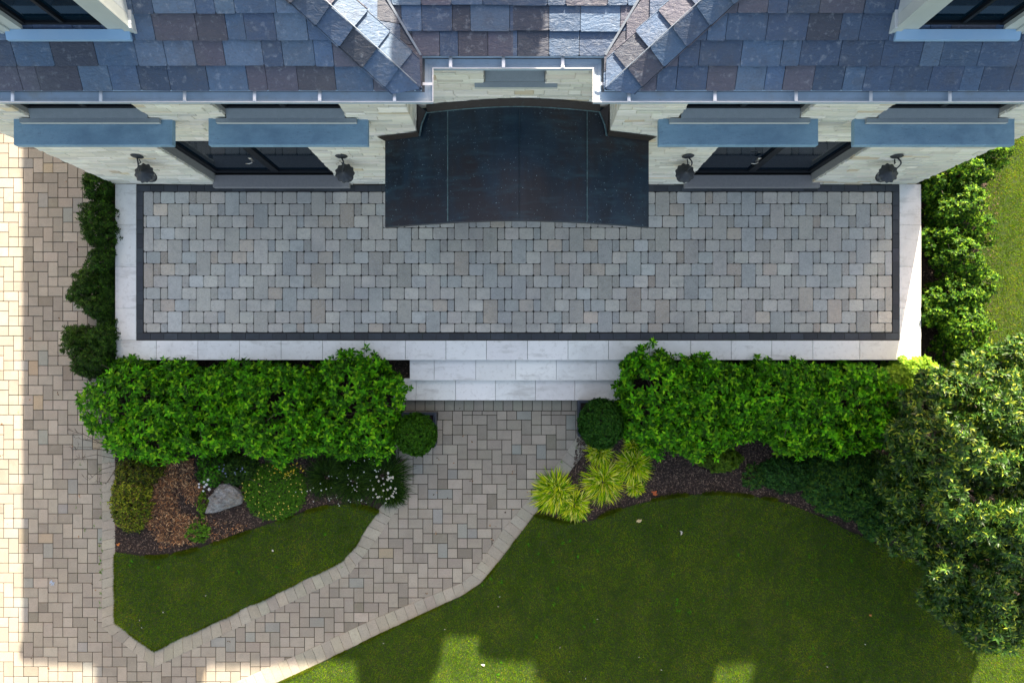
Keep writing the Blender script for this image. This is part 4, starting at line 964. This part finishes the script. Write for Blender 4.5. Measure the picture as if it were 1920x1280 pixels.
mound('dark_perennial', 'dark bluish leafy perennial beside the pale dry stalks on the mulch', 'perennial', 1480, 890, 52, 34, .35, 620, .045, .012, DP[:3], per=5, levels=2)
mound('dark_perennial', 'small bluish perennial alone on the mulch below the right hedge', 'perennial', 1415, 895, 22, 24, .22, 150, .04, .011, DP, per=5)
mound('leafy_perennial', 'yellow-green scalloped perennial at the lower edge of the right hedge', 'perennial', 1352, 862, 44, 20, .34, 260, .05, .016, [tuple(c*.6 for c in lin(98, 130, 24)), tuple(c*.55 for c in lin(76, 112, 22))], per=5, levels=2)

# flowers: every head a small disc of petals, one plant-bound object per clump
def flowers(name, label, px0, py0, spots, z, r, col, eye=None, cat='flowers'):
    x0, y0 = P(px0, py0); root = tag(empty(name, (x0, y0, .016)), label, cat)
    mb = MB(); st = MB()
    for (px, py) in spots:
        zz = z + random.uniform(-.05, .05); x, y = P(px, py, zz); rr_ = r*random.uniform(.7, 1.2); n = 7; t0 = random.random()*6; tx, ty = random.uniform(-.35, .35), random.uniform(-.35, .35)
        for k in range(n):
            t = t0 + 2*math.pi*k/n; d = .33
            c_ = lambda q, rad: (x+math.cos(q)*rad*rr_, y+math.sin(q)*rad*rr_, zz + rr_*rad*(math.cos(q)*tx+math.sin(q)*ty) - .15*rr_*rad)
            mb.face([c_(t, .15), c_(t-d, .75), c_(t, 1.05), c_(t+d, .75)], jitc(col, .08))
        mb.face([(x+math.cos(2*math.pi*k/6)*rr_*.28, y+math.sin(2*math.pi*k/6)*rr_*.28, zz+.003) for k in range(6)], eye or col)
        st.tube([(x, y, zz-.002), (x0, y0, .02)] if len(spots) < 16 else [(x, y, zz-.002), (x+random.uniform(-.03, .03), y+random.uniform(-.03, .03), .03)], .0015, 4, HG[0])
    o = mb.build('blossom', M['petal']); s2 = st.build('flower_stem', M['leaf'])
    for c in (o, s2): c.parent = root; c.matrix_parent_inverse = Matrix.Translation(root.location).inverted()
def sc(n, cx, cy, rx, ry): return [(cx + rx*math.sqrt(random.random())*math.cos(a), cy + ry*math.sqrt(random.random())*math.sin(a)) for a in [random.uniform(0, 6.28) for _ in range(n)]]
YL = tuple(c*.9 for c in lin(232, 214, 90)); WH = lin(225, 225, 218)
flowers('yellow_flowers', 'tiny yellow flowers scattered over the bright green mound', 512, 925, sc(85, 512, 920, 62, 55), .26, .0125, YL)
flowers('yellow_flowers', 'denser golden yellow flowers between the mound and the left hedge', 530, 880, sc(38, 535, 878, 40, 14), .34, .014, lin(225, 190, 30))
flowers('white_daisies', 'white daisies at the walkway corner of the strappy perennials', 720, 915, sc(34, 722, 912, 28, 32), .36, .021, WH, lin(200, 170, 60))
flowers('white_daisies', 'small white flowers scattered in the strappy perennials above the left lawn', 640, 920, sc(46, 640, 920, 90, 30), .22, .012, WH)
flowers('white_daisies', 'white flowers beside the hedge over the dark strappy perennials', 690, 872, sc(12, 690, 872, 45, 14), .40, .013, WH)
flowers('white_blossoms', 'white blossom cluster just above and left of the boulder', 380, 908, [(373, 907), (382, 903), (390, 899), (373, 913), (383, 912), (381, 920), (392, 917), (387, 908)], .22, .026, lin(235, 235, 240))
flowers('blue_flowers', 'pale blue flowers above the boulder under the hedge', 440, 880, sc(14, 440, 880, 34, 18), .33, .016, lin(120, 124, 160))

# boulder
bm = bmesh.new(); bmesh.ops.create_icosphere(bm, subdivisions=5, radius=1)
bx, by = P(418, 936, .12)
out = [(-38, -29), (-28, 4), (-8, 30), (10, 32), (26, 22), (38, 4), (34, -10), (10, -18), (-16, -27)]
bpoly = [Vector((x*CAMZ/F*1.02, y*CAMZ/F*1.02)) for x, y in out]
def rad_at(t):
    d = Vector((math.cos(t), math.sin(t))); best = .2
    for i in range(len(bpoly)):
        p, q = bpoly[i], bpoly[(i+1) % len(bpoly)]; e = q-p; den = d.x*e.y - d.y*e.x
        if abs(den) < 1e-9: continue
        s_ = (p.x*e.y - p.y*e.x)/den; u_ = (p.x*d.y - p.y*d.x)/den
        if s_ > 0 and -1e-6 <= u_ <= 1+1e-6: best = s_
    return best
for v in bm.verts:
    c = v.co.copy(); t = math.atan2(c.y, c.x); h = math.hypot(c.x, c.y); rr_ = rad_at(t)*min(1, h*1.08)
    n_ = mnoise.fractal(c*2.2, 1, 2, 4); n2 = mnoise.noise(c*5)
    z = (.17 if c.z > 0 else .06)*c.z; z = math.copysign(abs(z)**.9, z)
    f1 = mnoise.cell(Vector((c.x*1.9+3, c.y*1.9, c.z*1.2))); n3 = mnoise.noise(c*11)
    v.co = Vector((math.cos(t)*rr_*(1+.05*n2), math.sin(t)*rr_*(1+.05*n2), z*(1 + .35*(c.y*.5 + c.x*.4)) + (.05*n_ + .018*n3 + .03*abs(n2))*(c.z > 0)))
me = bpy.data.meshes.new('boulder'); bm.to_mesh(me); bm.free(); me.materials.append(M['rock'])
ro = bpy.data.objects.new('boulder', me); COL.objects.link(ro); ro.location = (bx, by, .0); ro.scale = (.92, .92, 1)
for p in me.polygons: p.use_smooth = False
tag(ro, 'pale grey wedge-shaped boulder lying in the left bed beside the flower mound', 'boulder')

# mulch chips
def chips(name, poly_px, dens, cols, ln=(.015, .045), z=.018, hmax=.012, wd=(.003, .009)):
    poly = [P(*p) for p in poly_px]; xs = [p[0] for p in poly]; ys = [p[1] for p in poly]
    n = int((max(xs)-min(xs))*(max(ys)-min(ys))*dens); X = rng.uniform(min(xs), max(xs), n); Y = rng.uniform(min(ys), max(ys), n); k = inside_np(poly, X, Y)
    if name == 'dry_clippings': k &= np.array([mnoise.noise(Vector((x_*3.2, y_*3.2, 4))) + .35 > random.random()*.55 for x_, y_ in zip(X, Y)])
    X, Y = X[k], Y[k]; n = len(X)
    a = rng.uniform(0, 2*np.pi, n); l = rng.uniform(*ln, n)/2; w_ = rng.uniform(*wd, n); tz = rng.normal(0, .35, n); zz = z + rng.uniform(.002, hmax, n)
    d = np.stack([np.cos(a), np.sin(a), tz], 1)*l[:, None]; s_ = np.stack([-np.sin(a), np.cos(a), rng.normal(0, .4, n)], 1)*w_[:, None]; c0 = np.stack([X, Y, zz + np.abs(tz)*l], 1)
    V = np.stack([c0-d-s_, c0+d-s_*.6, c0+d+s_, c0-d+s_*.7], 1)
    c = np.array(cols)[rng.integers(0, len(cols), n)]*rng.uniform(.5, 1.4, (n, 1))
    return tag(np_mesh(name, V, 4, c, M['chips'], faces=[(0, 1, 2), (0, 2, 3)]), kind='stuff')
MC = [lin(84, 66, 58), lin(62, 48, 42), lin(104, 84, 72), lin(50, 38, 34), lin(140, 118, 100)]
MC = [tuple(c*.7 for c in q) for q in MC]
chips('mulch_chips', [(1085, 800), (1240, 780), (1520, 850), (1700, 880), (1700, 1030), (1594, 992), (1466, 937), (1408, 926), (1282, 924), (1176, 946), (1106, 972), (1010, 964), (1074, 880)], 2600, MC)
chips('mulch_chips', [(217, 860), (760, 860), (735, 925), (700, 945), (650, 941), (600, 947), (545, 964), (420, 1008), (350, 1028), (290, 1038), (217, 1030)], 2400, MC)
chips('mulch_chips', [(300, 674), (768, 674), (768, 712), (742, 745), (300, 720)], 1200, MC); chips('mulch_chips', [(1730, 270), (1880, 270), (1850, 690), (1730, 690)], 1500, MC)
DC = [lin(176, 132, 90), lin(140, 98, 64), lin(108, 76, 56), lin(196, 160, 118), lin(80, 58, 46), lin(160, 106, 62), lin(66, 50, 42), lin(90, 70, 50)]
DC = [tuple(c*.85 for c in q) for q in DC]
chips('dry_clippings', [(300, 862), (372, 858), (380, 900), (372, 950), (378, 1000), (340, 1020), (300, 1012), (275, 985), (262, 940), (280, 900)], 6500, DC, (.02, .06), .02, .07, (.003, .008))
chips('dry_clippings', [(285, 880), (300, 1030), (420, 1010), (470, 985), (400, 970), (380, 900)], 1500, DC, (.02, .05), .02, .03, (.003, .008))

def weeds(name, spots, cols, n=14, sz=.016, z=.012):
    B, D, N_ = [], [], []
    for px, py in spots:
        x, y = P(px, py)
        for _ in range(random.randint(n//2, n)):
            a = random.uniform(0, 6.28); q = random.uniform(0, .035); B.append((x+math.cos(a)*q*.6, y+math.sin(a)*q, z)); b = random.uniform(0, 6.28); D.append((math.cos(b), math.sin(b), random.uniform(.1, .7))); N_.append((0, 0, 1))
    B, D, N_ = map(np.array, (B, D, N_)); k = len(B); D = unit(D.astype(float))
    c = np.array(cols)[rng.integers(0, len(cols), k)]*rng.uniform(.6, 1.3, (k, 1))
    tag(np_mesh(name, leaf_verts(B.astype(float), D, N_.astype(float), rng.uniform(.6, 1.6, k)*sz, rng.uniform(.2, .4, k)*sz), 6, c, M['leaf'], faces=LF), kind='stuff')
weeds('weeds', [(190, 905), (191, 930), (160, 992), (190, 968), (188, 880), (189, 1010), (190, 1072), (143, 950), (151, 870), (178, 985), (640, 1062), (1052, 866), (1082, 838), (746, 800), (744, 850)] + [(random.uniform(187, 193), random.uniform(880, 1160)) for _ in range(14)], HG[:4] + LB[:2])
weeds('leaf_litter', [(random.uniform(0, 185), random.uniform(260, 1270)) for _ in range(26)] + [(random.uniform(760, 1000), random.uniform(760, 1050)) for _ in range(16)] + [(random.uniform(240, 1100), random.uniform(1000, 1270)) for _ in range(10)], DC, n=3, sz=.028, z=.006)
weeds('lawn_weeds', [(245, 1058), (250, 1050), (300, 1062), (330, 1040), (520, 1060), (905, 1095), (1240, 985), (1260, 1075), (1120, 1030), (610, 1000), (450, 1070), (1010, 1000), (990, 1020)] + [(random.uniform(900, 1600), random.uniform(1000, 1270)) for _ in range(30)], HG[:3], n=16, sz=.024, z=.045)

# dead twigs reaching over the driveway
tw_ = tag(empty('dead_branch', (*P(210, 860), .02)), 'bare dark dead twigs sticking out of the hedge over the driveway pavers', 'branch')
tm = MB()
for (a, b, c) in (((225, 850), (170, 838), (118, 838)), ((220, 860), (180, 852), (130, 862)), ((225, 870), (190, 880), (165, 900)), ((215, 845), (160, 815), (125, 805)), ((220, 875), (200, 905), (178, 902)), ((215, 835), (175, 828), (140, 820))):
    p = [(*P(*q, z), z) for q, z in ((a, .25), (b, .22), (c, .14))]; tm.tube(p, [.007, .005, .0015], 5)
    for _ in range(9):
        t = random.uniform(.2, 1); s0 = Vector(p[1]).lerp(Vector(p[2]), t) if random.random() < .7 else Vector(p[0]).lerp(Vector(p[1]), t)
        e = s0 + Vector((random.uniform(-.13, .04), random.uniform(-.10, .10), random.uniform(-.08, .04))); tm.tube([s0, e], [.003, .0008], 4)
        for _ in range(2): e2 = e + Vector((random.uniform(-.05, .02), random.uniform(-.05, .05), random.uniform(-.03, .02))); tm.tube([s0.lerp(e, .6), e2], [.002, .0006], 4)
o = tm.build('twigs', M['wood']); o.parent = tw_; o.matrix_parent_inverse = Matrix.Translation(tw_.location).inverted()

# ------------------------------------------------------------------ the tree at the right
def tree(name, label, cat, group, base, lobes, n, ln, wd, cols, m, per=7, r0=.09):
    big = lobes; lobes = [(l[0], l[1], l[2]-.1, l[3]*.74, l[4]*.74, l[5]*.74) for l in big]
    for l in big:
        for _ in range(8):
            v = Vector((random.gauss(0, 1), random.gauss(0, 1), abs(random.gauss(0, .7)))).normalized(); q = random.uniform(.18, .36)
            lobes.append((l[0]+v.x*l[3]*.85, l[1]+v.y*l[4]*.85, l[2]+v.z*l[5]*.85, q, q, q*.7))
    root = tag(empty(name, (base[0], base[1], 0)), label, cat, group)
    p, nn = lobes_surface(lobes, n, .35, .22)
    p = p + nn*fbump(p, 1.9, .30) + nn*fbump(p, 6, .10)
    ax = unit(nn + np.array([0, 0, .9]) + rng.normal(0, .4, nn.shape))
    cr_ = rosettes('crown', p, ax, per, ln, wd, np.array(cols), m, None, (.45, 1.2), .2, .3, cvar=.35, levels=2, stem=.045)
    q, qn = lobes_surface([(l[0], l[1], l[2], l[3]*.72, l[4]*.72, l[5]*.72) for l in lobes], int(n*.22), .3, .25)
    c2 = rosettes('inner_crown', q, unit(qn + np.array([0, 0, .4])), 5, ln, wd*1.1, np.array(cols), m, None, (.7, 1.4), .25, levels=1)
    t = MB(); B = Vector((base[0], base[1], 0)); F_ = B + Vector((.05, .03, .5)); t.tube([B, F_], [r0, r0*.85], 10)
    for l in big:
        c = Vector(l[:3]); mid = F_.lerp(c, .5) + Vector((random.uniform(-.15, .15), random.uniform(-.15, .15), .15)); t.tube([F_, mid, c], [r0*.55, r0*.38, r0*.2], 7)
        for _ in range(6):
            e = c + Vector((random.uniform(-1, 1)*l[3], random.uniform(-1, 1)*l[4], random.uniform(-.2, .9)*l[5]))*.75; t.tube([c, e], [r0*.16, r0*.05], 5)
    tk = t.build('trunk', M['wood'], smooth=True)
    for c in (cr_, c2, tk): c.parent = root; c.matrix_parent_inverse = Matrix.Translation(root.location).inverted()
    return root
TG = [(.045, .115, .014), (.026, .075, .012), (.085, .17, .016), (.014, .042, .009), (.26, .33, .03), (.045, .115, .014), (.026, .075, .012)]
tl = [L_(1762, 760, 62, 52, 2.0, .8), L_(1850, 745, 72, 60, 2.2, .8), L_(1742, 845, 62, 62, 2.2, .8), L_(1830, 850, 82, 74, 2.8, 1), L_(1920, 830, 72, 82, 2.6, .9), L_(1728, 935, 48, 58, 1.8, .7),
      L_(1805, 955, 82, 70, 2.5, .9), L_(1905, 960, 84, 80, 2.8, 1), L_(1735, 1025, 60, 50, 1.8, .6), L_(1832, 1055, 78, 58, 2.2, .8), L_(1920, 1090, 72, 80, 2.3, .8), L_(1785, 1110, 45, 34, 1.4, .5),
      L_(1878, 1165, 44, 36, 1.7, .5), L_(1905, 690, 40, 34, 1.3, .5), L_(1990, 1000, 90, 120, 2.6, 1), L_(1985, 780, 80, 80, 2.2, .8)]
tree('magnolia_tree', 'broad evergreen tree with long glossy leaves overhanging the right side of the lawn', 'tree', None, (7.2, -1.7), tl, 8000, .098, .0165, TG, M['leaf_gloss'])

# ------------------------------------------------------------------ fallen petals and leaves
def petal(name, label, px, py, s_, col, group, z=.05, n=2, lop=0):
    x, y = P(px, py, z); mb = MB()
    for k in range(n):
        a = random.uniform(0, 6.28); dx, dy = math.cos(a), math.sin(a); ox_, oy_ = random.uniform(-.5, .5)*s_*(n > 1), random.uniform(-.5, .5)*s_*(n > 1)
        V = [(ox_-dx*s_, oy_-dy*s_, 0), (ox_-dy*s_*.45, oy_+dx*s_*.45, .006), (ox_+dx*s_, oy_+dy*s_, .010), (ox_+dy*s_*.45, oy_-dx*s_*.45, .007), (ox_, oy_, -.001)]
        mb.poly(V, [(0, 1, 4), (1, 2, 4), (2, 3, 4), (3, 0, 4)], jitc(col, .08))
    o = mb.build(name, M['petal']); o.location = (x, y, z); return tag(o, label, 'fallen leaf', group)
white = lin(215, 212, 205)
petal('fallen_leaf', 'cluster of cream fallen leaves on the lawn below the grass tufts', 1199, 974, .05, lin(214, 196, 150), None, n=3)
petal('fallen_leaf', 'torn white petal on the lawn right of the cream fallen leaves', 1276, 998, .035, white, None, n=2)
petal('fallen_leaf', 'orange dead leaf on the mulch just inside the right lawn edge', 1226, 924, .05, lin(190, 100, 50), None, n=4, z=.04)
petal('fallen_leaf', 'orange leaf at the driveway end of the left bed', 222, 1020, .03, lin(210, 130, 60), None, n=3)
petal('fallen_leaf', 'pale petal in the middle of the left lawn', 511, 1031, .025, white, None)
petal('fallen_leaf', 'orange leaf on the lawn near the pointed corner of the tree shade', 1633, 1153, .03, lin(220, 150, 90), None, n=3)
petal('fallen_leaf', 'larger white petal on the sunlit lawn near the walkway', 904, 1247, .04, white, None, n=2)
G = 'white petals scattered on the shaded lawn'
for px, py, lb in ((834, 1179, 'small white petal on the right lawn, close to the bend of the walkway edging'), (719, 1205, 'small white petal on the lawn just below the diagonal walkway edging'),
        (937, 1118, 'small white petal on the lawn right of the walkway bend, upper one of two'), (934, 1136, 'small white petal on the lawn right of the walkway bend, lower one of two'),
        (1120, 1160, 'small white petal in the middle of the shaded right lawn'), (1198, 1231, 'small white petal on the right lawn above the gap between the sun patches'),
        (1050, 1213, 'brownish white petal on the lawn above the central sun patch'), (1068, 1258, 'white petal inside the right edge of the central sun patch'),
        (1098, 1271, 'white petal at the bottom edge of the right lawn between two sun patches'), (1551, 1249, 'white petal on the shaded lawn right of the right-hand sun patch'),
        (1622, 1207, 'white petal on the shaded lawn below the tree'), (386, 1116, 'white elongated petal near the centre of the left lawn'),
        (306, 1147, 'white petal near the pointed bottom of the left lawn, rightmost of three'), (262, 1162, 'white petal near the pointed bottom of the left lawn, upper left of three'),
        (266, 1176, 'white petal near the pointed bottom of the left lawn, lowest of three'), (1240, 1255, 'white petal beside the left edge of the right-hand sun patch')):
    petal('fallen_petal', lb, px, py, .018, white, G, n=1)
petal('fallen_petal', 'pale blue-white scrap lying on the shaded driveway pavers', 98, 1092, .05, lin(170, 185, 205), None, z=.006, n=3)
